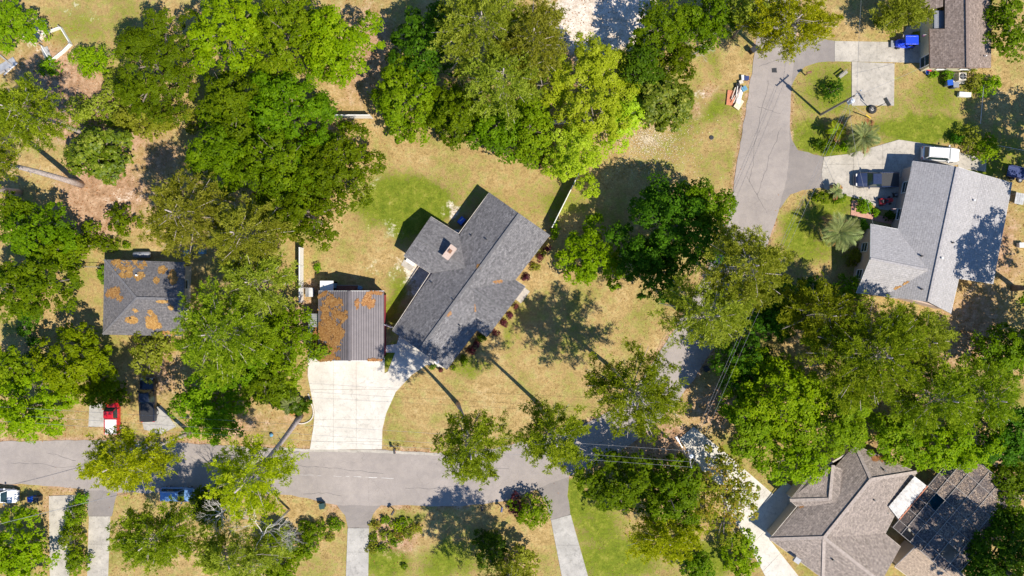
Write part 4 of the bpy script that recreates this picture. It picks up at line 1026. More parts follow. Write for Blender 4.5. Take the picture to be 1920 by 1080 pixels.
# --- taupe house, bottom right
bh = house_root('taupe_house', 1590, 970, 'large taupe-shingled hip-roofed house at the bottom right')
L1, M1, M2, U, R1b, Vv, Gg, Gr, G2b = (1443,1011,2.9), (1545,1008,4.7), (1633,899,4.7), (1603,834,2.9), (1719,885,2.9), (1660,1001,2.9), (1689,1025,2.92), (1652,1092,4.5), (1618,1140,2.9)
st_ = M['shin_taupe']
roof_plane(bh, [L1, M1, M2, U], st_); roof_plane(bh, [U, M2, R1b], st_); roof_plane(bh, [R1b, M2, M1, Vv], st_); roof_plane(bh, [(1545,1008,4.64), (1660,1001,2.95), Gg, Gr], st_); roof_plane(bh, [L1, M1, Gr, G2b], st_)
for a, c in ((M1, M2), (M1, L1), (M2, U), (M2, R1b), (M1, Gr), (M1, (1543,1083,2.95))): ridge(bh, a, c, st_, .42, 'ridge_cap' if a in (M1,) and c in (M2, Gr) else 'hip_cap')
W1, W2_, W3, Hh1, Hh2 = (1481,938,2.95), (1530,877,2.95), (1494,950,2.95), (1556,936,4.1), (1562,872,4.0)
roof_plane(bh, [W1, W2_, Hh2, Hh1], st_); roof_plane(bh, [W1, W3, (1572,946,4.15), Hh1], st_); roof_plane(bh, [Hh1, (1572,946,4.15), (1580,880,3.9), Hh2], st_)
ridge(bh, W1, Hh1, st_, .42, 'hip_cap'); ridge(bh, Hh1, Hh2, st_, .42)
fascia(bh, [(L1, W3), (W1, W2_), (W1, W3), (L1, G2b), (R1b, Vv), (Vv, Gg), (U, R1b)], M['stone'])
bi = walls(bh, [W2(*p) for p in (L1, G2b, Gg, Vv, R1b, U, W2_, W1, W3)], 2.75, M['tanwall'])
for i in (0, 2, 4, 7):
    for t in ((.3, .7) if i in (0, 4) else (.5,)): window(bh, bi[i], bi[(i + 1) % len(bi)], t)
for x, y, z in ((1658,897-15,4.2),(1656,880,3.9),(1638,937,4.6),(1662,961,3.6),(1561,1049,4.5)): vent(bh, x, y, z, .10, .4)
sk = W(1494,1050,3.7); MB().box((sk.x, sk.y, 3.72), (.8, .7, .4), -.6).build('skylight', M['grey'], bh, bh.location)
straw_on(bh, [R1b, M2, M1, Vv], [(1652,990,8,6),(1628,983,14,3),(1600,994,8,2)], 51, 460, .36); straw_on(bh, [U, M2, R1b], [(1650,860,16,4),(1672,866,10,4)], 52, 200, .45); straw_on(bh, [L1, M1, M2, U], [(1563,895,4,16),(1500,949,5,2)], 53, 460, .36)
aw = house_root('awning', 1702, 933, 'white corrugated metal awning with rusty edges beside the taupe roof', 'awning')
AWN = plain('rust_flecked_white', (.46, .44, .41), .6, var=.3, scale=2.2)
a0, a1, a2, a3 = W(1715,893,3.5), W(1738,911,3.2), W(1685,974,3.2), W(1666,950,3.5)
for i in range(9):
    p0, p1, q0, q1_ = a0.lerp(a3, i / 9), a0.lerp(a3, (i + .98) / 9), a1.lerp(a2, i / 9), a1.lerp(a2, (i + .98) / 9); b = MB(); b.slab([p0, q0, q1_, p1], .03)
    m0, m1 = p0.lerp(p1, .5), q0.lerp(q1_, .5); m0.z += .03; m1.z += .03; b.bar(m0, m1, .12, .05); b.build('awning_sheet', AWN, aw, aw.location)
MB().bar(a1 + Vector((.06, 0, .04)), a2 + Vector((.06, 0, .04)), .14, .08).build('rusty_gutter', M['orange'], aw, aw.location)
# --- screened pool
def screenmat(name, cover):
    m, nt, b = newmat(name); p = coords(nt); f = noise(nt, p, 1.3, 6, .75); g = noise(nt, p, 4.5, 5, .75)
    nt.links.new(ramp(nt, g, [(.3, (.03, .028, .03)), (.47, (.09, .076, .072)), (.6, (.20, .155, .13)), (.75, (.42, .33, .24))]), b.inputs['Base Color']); b.inputs['Roughness'].default_value = .95
    tr = nt.nodes.new('ShaderNodeBsdfTransparent'); tr.inputs[0].default_value = (.8, .8, .8, 1); mx = nt.nodes.new('ShaderNodeMixShader')
    fa = math_(nt, 'MAXIMUM', ramp(nt, math_(nt, 'ADD', f, math_(nt, 'MULTIPLY', math_(nt, 'SUBTRACT', g, .5), .5)), [(1 - cover - .08, (0, 0, 0)), (1 - cover + .08, (1, 1, 1))]), .55)
    nt.links.new(fa, mx.inputs[0]); nt.links.new(tr.outputs[0], mx.inputs[1]); nt.links.new(b.outputs[0], mx.inputs[2]); nt.links.new(mx.outputs[0], nt.nodes['Material Output'].inputs['Surface']); return m
SCR = screenmat('littered_screen', .62); SCR2 = screenmat('clean_screen', .30)
pg = house_root('pool_enclosure', 1800, 960, 'screened pool enclosure littered with dead leaves', 'enclosure')
ux, uy, vx, vy = -.646, .763, .763, .646; O = (1740, 911)
def CG(u, v, z): return W(O[0] + u * ux + v * vx, O[1] + u * uy + v * vy, z)
us = [-96,-64,-32,0,28,56,84,102]; vsn = [0,20,42,70,98,126,150]; zc_ = 3.3
open_ = {(3,1),(6,1),(5,4)}
def zc2(v): return 3.1 + .5 * math.sin(math.pi * v / 150)
for i in range(len(us) - 1):
    for j in range(len(vsn) - 1):
        if (i, j) in open_ or (us[i] < -60 and vsn[j] < 20): continue
        p = [CG(us[i] + .5, vsn[j] + .5, zc2(vsn[j])), CG(us[i + 1] - .5, vsn[j] + .5, zc2(vsn[j])), CG(us[i + 1] - .5, vsn[j + 1] - .5, zc2(vsn[j + 1])), CG(us[i] + .5, vsn[j + 1] - .5, zc2(vsn[j + 1]))]
        MB().slab(p, .015).build('screen_panel', SCR if j > 0 else SCR2, pg, pg.location)
for u in us: 
    for j in range(len(vsn) - 1): MB().bar(CG(u, vsn[j], zc2(vsn[j]) + .05), CG(u, vsn[j + 1], zc2(vsn[j + 1]) + .05), .05, .09).build('rafter', M['wood'], pg, pg.location)
for v in vsn: MB().bar(CG(us[0], v, zc2(v) + .06), CG(us[-1], v, zc2(v) + .06), .05, .09).build('purlin', M['wood'], pg, pg.location)
for u in us:
    for v in (0, 150):
        c = CG(u, v, zc2(v)); MB().box((c.x, c.y, zc2(v) / 2 - .05), (.08, .08, zc2(v) - .1)).build('post', M['wood'], pg, pg.location)
rs_ = np.random.RandomState(3); n_ = 26000; U_ = rs_.uniform(-94, 100, n_); V_ = rs_.uniform(3, 148, n_)
pk = fbm(U_, V_, .045, 3) + .35 * (fbm(U_, V_, .2, 8) - .5) - .004 * np.maximum(0, U_ - 20) + .0012 * V_; pk = rs_.rand(n_) < np.clip((pk - .43) * 3.6, .02, .9)
for ii, jj in open_: pk &= ~((U_ > us[ii]) & (U_ < us[ii + 1]) & (V_ > vsn[jj]) & (V_ < vsn[jj + 1]))
pk &= ~((V_ < 20) & (rs_.rand(n_) < .8)); U_, V_ = U_[pk], V_[pk]; Z_ = np.interp(V_, vsn, [zc2(v) for v in vsn]) + .02; k_ = (H - Z_) / H / S
Pl = np.stack([(O[0] + U_ * ux + V_ * vx - 960) * k_, (540 - O[1] - U_ * uy - V_ * vy) * k_, Z_], 1) - np.array(pg.location)
dl = link('dead_leaves', faces_mesh('dead_leaves', leaf_quads(Pl, unit(np.array([0, 0, 1.]) + .3 * rs_.normal(size=(len(Pl), 3))), .10 + .12 * rs_.rand(len(Pl)), rs_), 4, np.clip(.5 + .3 * rs_.normal(size=len(Pl)), 0, 1)), leafmat('grey_dead_leaf', (.14, .10, .075), (.33, .25, .19), (.60, .48, .36), .1), pg); dl['kind'] = 'stuff'
tag(MB().prism([tuple(CG(u, v, 0).xy) for u, v in ((-96,-2),(102,-2),(102,150),(-96,150))], -.08, .03).build('pool_deck', CONC3), kind='structure')
wm, wnt, wb_ = newmat('pool_water'); wb_.inputs['Base Color'].default_value = (.01, .14, .26, 1); wb_.inputs['Roughness'].default_value = .06; bump(wnt, wb_, noise(wnt, coords(wnt), 2.5), .15, .05)
nt_f = noise(wnt, coords(wnt), .8); wnt.links.new(ramp(wnt, nt_f, [(.3, (.008, .11, .22)), (.7, (.015, .17, .30))]), wb_.inputs['Base Color'])
pw = [tuple(CG(u, v, 0).xy) for u, v in ((-60,25),(-30,16),(20,18),(30,40),(34,90),(10,118),(-50,112))]
tag(MB().prism(pw, -.05, .045).build('pool_water', wm), kind='structure')
MB().prism([(x * 1.0, y) for x, y in pw], -.05, .05).v
sf = house_root('pool_house', 1735, 1055, 'tan-roofed pool house at the bottom edge beside the pool enclosure', 'pool house')
pl1 = [(1716,1026,3.3),(1678,1063,2.9),(1755,1120,2.9),(1800,1088,3.3)]; pl2 = [(1716,1026,3.3),(1723,1018,3.15),(1812,1082,3.15),(1800,1088,3.3)]
roof_plane(sf, pl1, M['shin_tan']); roof_plane(sf, pl2, M['shin_tan']); fascia(sf, [((1723,1018,3.15),(1812,1082,3.15)), ((1678,1063,2.9),(1716,1026,3.3)), ((1678,1063,2.9),(1755,1120,2.9))], M['trim'])
walls(sf, [W2(*p) for p in ((1680,1062,2.9),(1755,1120,2.9),(1806,1084,2.9),(1720,1022,2.9))], 2.8, M['tanwall'], inset=.3)

# ------------------------------------------------------------------ fences
def fence(pts, h, label, m, step=2.4, name='privacy_fence', top=True, thick=.06, slat=None):
    c = W(*pts[0]); root = empty(name, c, 0, label, 'fence')
    for (x0, y0), (x1, y1) in zip(pts[:-1], pts[1:]):
        a, b_ = W(x0, y0), W(x1, y1); L = (b_ - a).length; n = max(1, round(L / step)); rz = math.atan2((b_ - a).y, (b_ - a).x)
        for i in range(n + 1):
            p = a.lerp(b_, i / n); MB().box((p.x, p.y, h / 2), (.13, .13, h + .12), rz).build('post', m, root, root.location)
            if i < n:
                q = a.lerp(b_, (i + .5) / n); MB().box((q.x, q.y, h / 2 + .03), (L / n - .16, thick, h - .1), rz).build('panel', m, root, root.location)
                MB().box((q.x, q.y, h), (L / n - .14, .11, .07), rz).build('rail', m, root, root.location)
    return root
fence([(569,466),(569,566)], 1.8, 'white vinyl fence along the left side of the back lawn', M['white'])
fence([(622,222),(698,222)], 1.8, 'white fence panel at the foot of the dark ground gap', M['white'])
fence([(990,233),(1112,232)], 1.8, 'white fence under the lime-green trees', M['white'])
fence([(1092,310),(1073,350),(1034,428)], 1.8, 'white-capped fence running from the lime-green tree to the main house', M['trim'])
fence([(720,606),(737,613)], 1.5, 'short white fence between garage and main house', M['white'], 1.3)
def chainlink(pts, h, label):
    c = W(*pts[0]); root = empty('chain_link_fence', c, 0, label, 'fence', 'chain-link fences')
    for (x0, y0), (x1, y1) in zip(pts[:-1], pts[1:]):
        a, b_ = W(x0, y0), W(x1, y1); L = (b_ - a).length; n = max(1, round(L / 2.4)); up = Vector((0, 0, 1))
        for i in range(n + 1):
            p = a.lerp(b_, i / n); MB().tube([p - up * .1, p + up * (h + .05)], .04, 6).build('post', M['chain'], root, root.location)
        MB().tube([a + up * h, b_ + up * h], .035, 6).build('rail', M['chain'], root, root.location)
        w = MB(); k = int(L / .45)
        for i in range(k):
            p, q_ = a.lerp(b_, i / k), a.lerp(b_, (i + 1) / k); w.tube([p, q_ + up * h], .008, 3, False); w.tube([p + up * h, q_], .008, 3, False)
        w.build('mesh_wire', M['chain'], root, root.location)
chainlink([(113,500),(195,501)], 1.2, 'chain-link fence left of the slate-roofed house')
chainlink([(1832,165),(1826,236)], 1.3, 'chain-link fence beside the upper right lawn')
chainlink([(1850,275),(1930,290)], 1.3, 'chain-link fence running off the right edge')
# ------------------------------------------------------------------ vehicles (local +x is forward)
def loft(stations, m, name, parent, nose=True):
    """stations: (x, half width, z low, z high, shoulder) -> closed hull"""
    b = MB(); n = 12
    for x, w, z0, z1, sh_ in stations:
        zm = z0 + (z1 - z0) * sh_
        for y, z in ((-w * .9, z0), (-w, z0 + .12), (-w, zm), (-w * .96, zm + (z1 - zm) * .6), (-w * .86, z1 - .02), (-w * .5, z1 + .015), (w * .5, z1 + .015), (w * .86, z1 - .02), (w * .96, zm + (z1 - zm) * .6), (w, zm), (w, z0 + .12), (w * .9, z0)):
            b.v.append((x, y, z))
    k = len(stations)
    for i in range(k - 1):
        for j in range(n):
            j2 = (j + 1) % n; b.f.append((i * n + j, (i + 1) * n + j, (i + 1) * n + j2, i * n + j2))
    b.f.append(tuple(range(n))); b.f.append(tuple((k - 1) * n + j for j in range(n))[::-1])
    return b.build(name, m, parent, smooth=False)
def vehicle(px, py, heading, label, pm, kind='sedan', L=4.7, Wd=1.82, name='parked_car', cat='car', bedcover=None, z0=0.03):
    c = W(px, py); root = empty(name, (c.x, c.y, z0), R(heading), label, cat, 'parked vehicles'); w = Wd / 2; h = L / 2
    truck = kind == 'pickup'; zb = .36; bel = .98 if truck else .92
    hood = 1.10 if truck else .90
    if kind == 'suv': hood, bel = 1.02, 1.02
    if truck: cx0, cx1 = -.02 * L - .25, .27 * L
    elif kind == 'suv': cx0, cx1 = -.46 * L, .24 * L
    else: cx0, cx1 = -.36 * L, .24 * L
    rear = bel + .12 if truck else bel + .02
    loft([(-h, w * .84, zb + .12, rear - .16, .6), (-h + .10, w * .95, zb, rear - .03, .6), (-h + .5, w, zb - .06, rear, .6), (cx0, w, zb - .08, rear, .6), (0, w, zb - .08, bel + .03, .6), (cx1, w, zb - .08, hood + .03, .6),
          (h - .75, w * .98, zb - .06, hood - .03, .6), (h - .28, w * .93, zb, hood - .12, .6), (h - .05, w * .78, zb + .06, hood - .30, .6), (h, w * .66, zb + .12, hood - .42, .6)], pm, 'body', root)
    zt = 1.78 if truck else (1.72 if kind == 'suv' else 1.45)
    rk = .22 if truck or kind == 'suv' else .62; fk = .62 if not truck else .55
    lo = [(cx0, -w * .90), (cx1, -w * .90), (cx1, w * .90), (cx0, w * .90)]; hi = [(cx0 + rk, -w * .70), (cx1 - fk, -w * .70), (cx1 - fk, w * .70), (cx0 + rk, w * .70)]
    zlow = bel - .02
    cab = MB(); cab.v = [(x, y, zlow) for x, y in lo] + [(x, y, zt - .06) for x, y in hi] + [(x * .97 + .03 * (cx0 + cx1) / 2, y * .9, zt) for x, y in hi]
    cab.f = [(0, 1, 5, 4), (1, 2, 6, 5), (2, 3, 7, 6), (3, 0, 4, 7), (4, 5, 9, 8), (5, 6, 10, 9), (6, 7, 11, 10), (7, 4, 8, 11), (8, 9, 10, 11)]
    cabo = cab.build('cabin', pm, root)
    def pane(nm, i0, i1, mat_=GLASS):
        a, b_, c_, d_ = (Vector(cab.v[i]) for i in (i0, i1, i1 + 4, i0 + 4)); nn = (b_ - a).cross(d_ - a).normalized(); ctr = (a + b_ + c_ + d_) / 4
        q = [ctr + (p - ctr) * .9 + nn * .02 for p in (a, b_, c_, d_)]; q2 = [p - nn * .03 for p in q]
        MB().add(q + q2, [(0, 1, 2, 3), (7, 6, 5, 4), (0, 4, 5, 1), (1, 5, 6, 2), (2, 6, 7, 3), (3, 7, 4, 0)]).build(nm, mat_, cabo)
    pane('windscreen', 1, 2); pane('rear_window', 3, 0); pane('side_window', 0, 1); pane('side_window', 2, 3)
    if kind == 'suv':
        for s in (-1, 1): MB().bar((cx0 + .5, s * w * .62, zt + .04), (cx1 - 1.0, s * w * .62, zt + .04), .05, .05).build('roof_rail', M['steel'], cabo)
    wr = .38 if truck else .33
    for x in (-h * .62, h * .64):
        for s in (-1, 1):
            t = MB().wheel((x, s * (w - .10), wr - z0), wr, .24).build('wheel', M['rubber'], root); MB().wheel((x, s * (w - .07), wr - z0), wr * .58, .22).build('rim', M['steel'], t)
    for s in (-1, 1):
        MB().box((h - .16, s * w * .62, hood - .28), (.22, .34, .14)).build('headlight', M['white'], root); MB().box((-h + .03, s * w * .74, rear - .22), (.08, .26, .18)).build('tail_light', M['red'], root)
        MB().box((cx1 - .35, s * (w + .10), bel + .10), (.14, .24, .14)).build('mirror', pm, root)
    MB().box((h - .02, 0, zb + .08), (.14, Wd * .8, .16)).build('bumper', M['grey'], root); MB().box((-h + .02, 0, zb + .12), (.14, Wd * .88, .16)).build('bumper', M['grey'], root)
    if truck:
        bx0, bx1 = -h + .10, cx0 - .06
        MB().box(((bx0 + bx1) / 2, 0, rear + .03), (bx1 - bx0, Wd * .84, .04)).build('bed_cover' if bedcover else 'bed', bedcover or M['black'], root)
        for s in (-1, 1): MB().bar((bx0, s * w * .93, rear + .04), (bx1, s * w * .93, rear + .04), .09, .08).build('bed_rail', pm, root)
        for i in range(6): MB().bar((cx0 + .42, -w * .42 + i * w * .17, zt + .01), (cx1 - 1.1, -w * .42 + i * w * .17, zt + .01), .05, .03).build('roof_rib', pm, cabo) if bedcover is None else None
    return root
vehicle(1638,339,180,'navy blue pickup truck parked on the right-hand driveway', paint('navy_paint', (.022, .035, .085)), 'pickup', 5.7, 2.0, 'pickup_truck', 'pickup')
vehicle(1757,291,-4,'white car tucked against the light grey house', paint('white_paint_car', (.80, .80, .80), 0), 'suv', 5.0, 1.9)
vehicle(217,778,90,'red pickup truck with a pale bed cover', paint('red_paint', (.52, .012, .02), 0), 'pickup', 4.9, 1.8, 'pickup_truck', 'pickup', M['white'])
vehicle(283,748,92,'black pickup truck beside the red pickup', paint('black_paint', (.012, .018, .035)), 'pickup', 5.8, 2.0, 'pickup_truck', 'pickup')
vehicle(338,924,-1,'blue-grey car parked on the lower road verge', paint('silver_blue_paint', (.17, .33, .62), .2), 'suv', 4.5, 1.85)
vehicle(8,927,-1,'white car at the left edge beside the bins', paint('white_paint_hatch', (.78, .79, .80), 0), 'sedan', 4.6, 1.85)
# golf cart with a blue roof
gc = empty('golf_cart', W(1694,84), R(180), 'golf cart with a bright blue roof on the upper driveway', 'golf cart'); BL = paint('blue_paint', (.015, .06, .62), 0)
g = MB(); g.slab([(-.95, -.62, 1.85), (.75, -.62, 1.85), (.75, .62, 1.85), (-.95, .62, 1.85)], .07); go = g.build('roof', BL, gc)
for s in (-1, 1): MB().bar((-.85, s * .5, 1.87), (.65, s * .5, 1.87), .10, .06).build('roof_rib', BL, go)
loft([(-1.2, .5, .3, .75, .6), (-1.0, .58, .25, .85, .6), (-.2, .58, .25, .85, .6), (-.1, .58, .25, .42, .6), (.5, .58, .25, .42, .6), (.65, .58, .25, .8, .6), (1.15, .5, .28, .82, .6), (1.35, .36, .35, .6, .6)], BL, 'body', gc)
MB().box((-.55, 0, .92), (.6, 1.0, .16)).build('seat', M['black'], gc); MB().box((-.88, 0, 1.2), (.12, 1.0, .5)).build('backrest', M['black'], gc)
for x, y in ((-.9, -.55), (-.9, .55), (.7, -.5), (.7, .5)): MB().bar((x, y, .7), (x, y, 1.84), .05).build('roof_post', M['black'], gc)
for x in (-.85, .9):
    for s in (-1, 1): t = MB().wheel((x, s * .55, .24), .24, .2).build('wheel', M['rubber'], gc); MB().wheel((x, s * .58, .24), .12, .2).build('rim', M['steel'], t)
MB().box((1.62, 0, .32), (.5, .9, .12)).build('front_rack', M['grey'], gc)
# ride-on mower
rm_ = empty('ride_on_mower', W(1656,378), R(10), 'red ride-on mower parked below the navy pickup', 'mower')
loft([(.1, .26, .35, .75, .6), (.3, .3, .3, .85, .6), (.8, .28, .3, .8, .6), (1.0, .2, .38, .66, .6)], M['red'], 'hood', rm_); loft([(-.75, .3, .35, .62, .6), (-.6, .46, .3, .7, .6), (-.1, .46, .3, .62, .6), (.05, .4, .3, .5, .6)], M['red'], 'fender', rm_)
MB().box((-.4, 0, .78), (.44, .42, .12)).build('seat', M['black'], rm_); MB().box((-.62, 0, .98), (.1, .42, .36)).build('backrest', M['black'], rm_)
MB().wheel((.05, 0, .95), .17, .04, 'z').build('steering_wheel', M['black'], rm_); MB().box((.0, 0, .24), (1.0, 1.1, .14)).build('mower_deck', M['grey'], rm_)
for x, s, r_ in ((-.5, -1, .26), (-.5, 1, .26), (.75, -1, .19), (.75, 1, .19)): MB().wheel((x, s * .46, r_), r_, .2).build('wheel', M['rubber'], rm_)
gm = empty('push_mower', W(1677,366), 0, 'dark push mower in the shade beside the navy pickup', 'mower'); MB().box((0, 0, .22), (.6, .5, .2), .3, .8).build('deck', M['black'], gm); MB().box((0, 0, .38), (.28, .28, .16), .3).build('engine', M['grey'], gm); MB().bar((-.2, 0, .3), (-.9, .2, .95), .04).build('handle', M['black'], gm)
for x in (-.25, .25):
    for y in (-.27, .27): MB().wheel((x, y, .1), .1, .06).build('wheel', M['rubber'], gm)

# ------------------------------------------------------------------ street furniture and yard things
def bin_(px, py, rz, label, body, lid, name='wheeled_bin'):
    c = W(px, py); r_ = empty(name, c, R(rz), label, 'bin', 'wheeled bins')
    MB().box((0, 0, .52), (.50, .56, .92), 0, 1.14).build('body', body, r_)
    l = MB().slab([(-.32, -.36, 1.02), (.34, -.36, 1.06), (.34, .36, 1.06), (-.32, .36, 1.02)], .07).build('lid', lid, r_); MB().bar((-.36, -.3, 1.0), (-.36, .3, 1.0), .05).build('handle', lid, l)
    for s in (-1, 1): MB().wheel((-.26, s * .24, .1), .1, .06).build('wheel', M['rubber'], r_)
    return r_
bin_(607,945,100,'dark green bin on the verge left of the centre drive', M['green'], M['green'])
bin_(66,932,95,'blue-lidded bin beside the white car', M['blue'], M['blue']); bin_(77,932,85,'black bin beside the blue-lidded bin', M['black'], M['black'])
bin_(1409,97,30,'black bin at the top of the side road', M['black'], M['black'])
bin_(1773,159,5,'bin with a blue lid beside the brown-roofed house', M['grey'], M['blue']); bin_(1784,163,0,'dark blue bin right of the blue-lidded one', M['navy'], M['grey'])
bin_(384,472,0,'upright blue bin behind the slate-roofed house', M['bluegrey'], M['bluegrey']); bin_(356,475,20,'blue bin half hidden under the pine behind the slate-roofed house', M['bluegrey'], M['bluegrey'])
bin_(1321,690,40,'dark bin on the verge of the road bend', M['black'], M['black'])
def mailbox(px, py, rz, label, boxm, flowers=False):
    c = W(px, py); r_ = empty('mailbox', c, R(rz), label, 'mailbox', 'mailboxes')
    MB().box((0, 0, .55), (.12, .12, 1.1)).build('post', M['brown'], r_); b = MB(); n = 9
    prof = [(-.14, 0), (-.14, .12)] + [(-.14 * math.cos(t), .12 + .14 * math.sin(t)) for t in [math.pi * k / 6 for k in range(1, 6)]] + [(.14, .12), (.14, 0)]
    vs = [(x, y, 1.1 + z) for x in (-.32, .32) for y, z in prof]; k = len(prof)
    b.add(vs, [tuple(range(k)), tuple(range(2 * k - 1, k - 1, -1))] + [(i, k + i, k + (i + 1) % k, (i + 1) % k) for i in range(k)]); b.build('box', boxm, r_); MB().box((.1, .16, 1.3), (.14, .02, .1)).build('flag', M['red'], r_)
    return r_
mailbox(742,842,-80,'black mailbox with white flowers at its foot beside the pale driveway', M['black']); mailbox(739,956,60,'black mailbox right of the centre drive', M['black']); mailbox(905,948,80,'mailbox on the shaded verge below the road', M['black']); mailbox(941,950,80,'mailbox beside the purple-leaved shrub', M['navy']); mailbox(1510,141,10,'brown mailbox on the upper lawn beside the side road', M['brown'])
sh(746,838,7,6,.5,'grass','white flower clump around the black mailbox', leaf=.12, dens=260)
def pole(px, py, h, label, arm_az, lamp=None, trans=True):
    c = W(px, py); r_ = empty('utility_pole', c, 0, label, 'utility pole', 'utility poles')
    MB().tube([(0, 0, -.3), (0, 0, h * .5), (0, 0, h)], [.17, .14, .11], 10).build('shaft', M['pole'], r_); d = Vector((math.cos(arm_az), math.sin(arm_az), 0))
    MB().bar(d * -1.1 + Vector((0, 0, h - .5)), d * 1.1 + Vector((0, 0, h - .5)), .11, .12).build('crossarm', M['pole'], r_)
    for t in (-1, -.35, .35, 1): q = d * t * 1.05; MB().lathe((q.x, q.y, h - .44), [(.05, 0), (.07, .08), (.04, .12), (.06, .2), (.02, .25)], 8).build('insulator', M['ceramic'], r_)
    if trans:
        e = Vector((d.y, -d.x, 0)) * .42; t = MB().lathe((e.x, e.y, h - 2.2), [(.22, 0), (.26, .06), (.26, .95), (.22, 1.02), (.08, 1.06)], 14).build('transformer', M['ceramic'], r_); MB().lathe((e.x, e.y, h - 1.14), [(.05, 0), (.06, .1), (.02, .2)], 8).build('bushing', M['white'], t)
    if lamp:
        l = Vector(lamp); MB().tube([(0, 0, h - 1.8), (l.x * .6, l.y * .6, h - 1.1), (l.x, l.y, h - 1.0)], .035, 6).build('lamp_arm', M['steel'], r_); a = math.atan2(l.y, l.x); MB().box((l.x * 1.12, l.y * 1.12, h - 1.02), (.75, .26, .14), a, .8).build('lamp_head', M['white'], r_)
    return c
p1 = pole(1539,215,9.3,'wooden utility pole with a transformer on the upper right lawn', R(40)); p2 = pole(1261,829,9.3,'wooden utility pole with a street lamp at the diagonal drive', R(100), (-1.2, 2.0, 0))
def wire(a, b_, sag, label, r_=.014):
    a, b_ = Vector(a), Vector(b_); n = 14; pts = [a.lerp(b_, i / n) - Vector((0, 0, sag * 4 * (i / n) * (1 - i / n))) for i in range(n + 1)]
    o = MB().tube([p - a for p in pts], r_, 4).build('overhead_wire', M['cable']); o.location = a; tag(o, label, 'wire', 'overhead wires')
d1 = Vector((math.cos(R(40)), math.sin(R(40)), 0)); d2 = Vector((math.cos(R(100)), math.sin(R(100)), 0))
for k, (t, nm) in enumerate(((-1, 'outer left'), (0.35, 'middle'), (1, 'outer right'))):
    wire(p2 + d2 * t + Vector((0, 0, 9.05)), p1 + d1 * -t + Vector((0, 0, 9.05)), .8, f'{nm} overhead wire between the two utility poles', .013)
for k, (t, nm) in enumerate(((-1, 'lowest'), (-.35, 'middle'), (1, 'uppermost'))):
    wire(p2 + d2 * t + Vector((0, 0, 9.05)), W(-260, 745 - 12 * k, 0) + Vector((0, 0, 9.0)), 1.0, f'{nm} overhead wire crossing the road bend toward the left edge', .013)
wire(p1 + d1 * .4 + Vector((0, 0, 9.05)), W(1560,-60) + Vector((0, 0, 9)), .4, 'overhead wire running up past the top edge'); wire(p1 + Vector((0, 0, 7.6)), W(1744,120,2.8), .5, 'thin service wire to the brown-roofed house'); wire(p1 + Vector((0, 0, 7.4)), W(1640,430,3), .6, 'thin service wire to the light grey house')
wire(W(-30,990,6), W(235,925,6.5), .3, 'wire above the tree in the bottom left corner', .025)
gy_ = empty('guy_wire', W(1633,222), 0, 'guy wire with a yellow guard anchored in the upper right lawn', 'guy wire'); gt = p1 + Vector((0, 0, 7)) - W(1633,222)
MB().tube([(0, 0, 0), gt], .015, 4).build('cable', M['cable'], gy_); MB().tube([gt * .02, gt * .22], .07, 6).build('guard', M['yellow'], gy_)
# basketball hoop standing in a tyre
bh_ = empty('basketball_hoop', W(1634,206), R(30), 'basketball hoop standing in an old tyre at the edge of the square slab', 'hoop')
ty = MB(); 
for k in range(1): ty.lathe((0, 0, 0), [(.26, .04), (.5, .0), (.58, .12), (.58, .26), (.5, .36), (.26, .32), (.26, .04)], 20)
ty.build('tyre_base', M['rubber'], bh_); MB().lathe((0, 0, .02), [(.25, 0), (.25, .24)], 14).build('ballast', CONC3, bh_)
MB().tube([(0, 0, .1), (0, 0, 2.6), (.35, 0, 3.0)], .05, 8).build('post', M['black'], bh_); MB().box((.42, 0, 3.2), (.05, 1.2, .8)).build('backboard', M['grey'], bh_)
rg = MB(); rg.tube([(.68 + .23 * math.cos(t), .23 * math.sin(t), 3.0) for t in [2 * math.pi * k / 14 for k in range(15)]], .015, 5); rg.build('rim', M['orange'], bh_)
# bench
be = empty('garden_bench', W(1578,141), R(38), 'weathered wooden bench on the upper lawn', 'bench')
for y in (-.18, -.05, .08): MB().box((0, y, .45), (1.3, .1, .04)).build('seat_slat', M['wood'], be)
for z in (.6, .75): MB().box((0, .24, z), (1.3, .04, .1)).build('back_slat', M['wood'], be)
for s in (-1, 1):
    for y in (-.18, .22): MB().box((s * .58, y, .22 if y < 0 else .42), (.07, .07, .44 if y < 0 else .84)).build('leg', M['wood'], be)
# air conditioners
def acunit(px, py, label, s=.9):
    c = W(px, py); r_ = empty('air_conditioner', c, 0, label, 'air conditioner'); MB().box((0, 0, .05), (s * 1.5, s * 1.5, .12)).build('pad', CONC, r_); MB().box((0, 0, .5), (s, s, .8)).build('casing', M['stone'], r_)
    MB().wheel((0, 0, .91), s * .42, .05, 'z', 20).build('fan_grille', M['black'], r_)
    f = MB()
    for k in range(4): a = k * math.pi / 2; f.bar((0, 0, .945), (math.cos(a) * s * .36, math.sin(a) * s * .36, .945), .07, .02)
    f.build('fan_blades', M['steel'], r_)
acunit(1797,147,'air conditioner with a round fan beside the brown-roofed house', 1.0)
acunit(858,437,'small air conditioner in the inner corner behind the main house', .6)
gr_ = empty('covered_grill', W(866,415), R(50), 'blue covered grill in the shade behind the main house', 'grill'); MB().box((0, 0, .55), (1.1, .8, 1.0), 0, .85).build('cover', M['blue'], gr_); MB().bar((.4, 0, 1.06), (-.2, .1, 1.07), .08, .06).build('tongs', M['steel'], gr_)
ws = empty('white_chest', W(1805,179), R(-4), 'white storage chest on the upper lawn', 'chest'); MB().box((0, 0, .25), (1.5, .55, .46)).build('box', M['white'], ws); MB().box((0, 0, .52), (1.56, .6, .07)).build('lid', M['white'], ws)
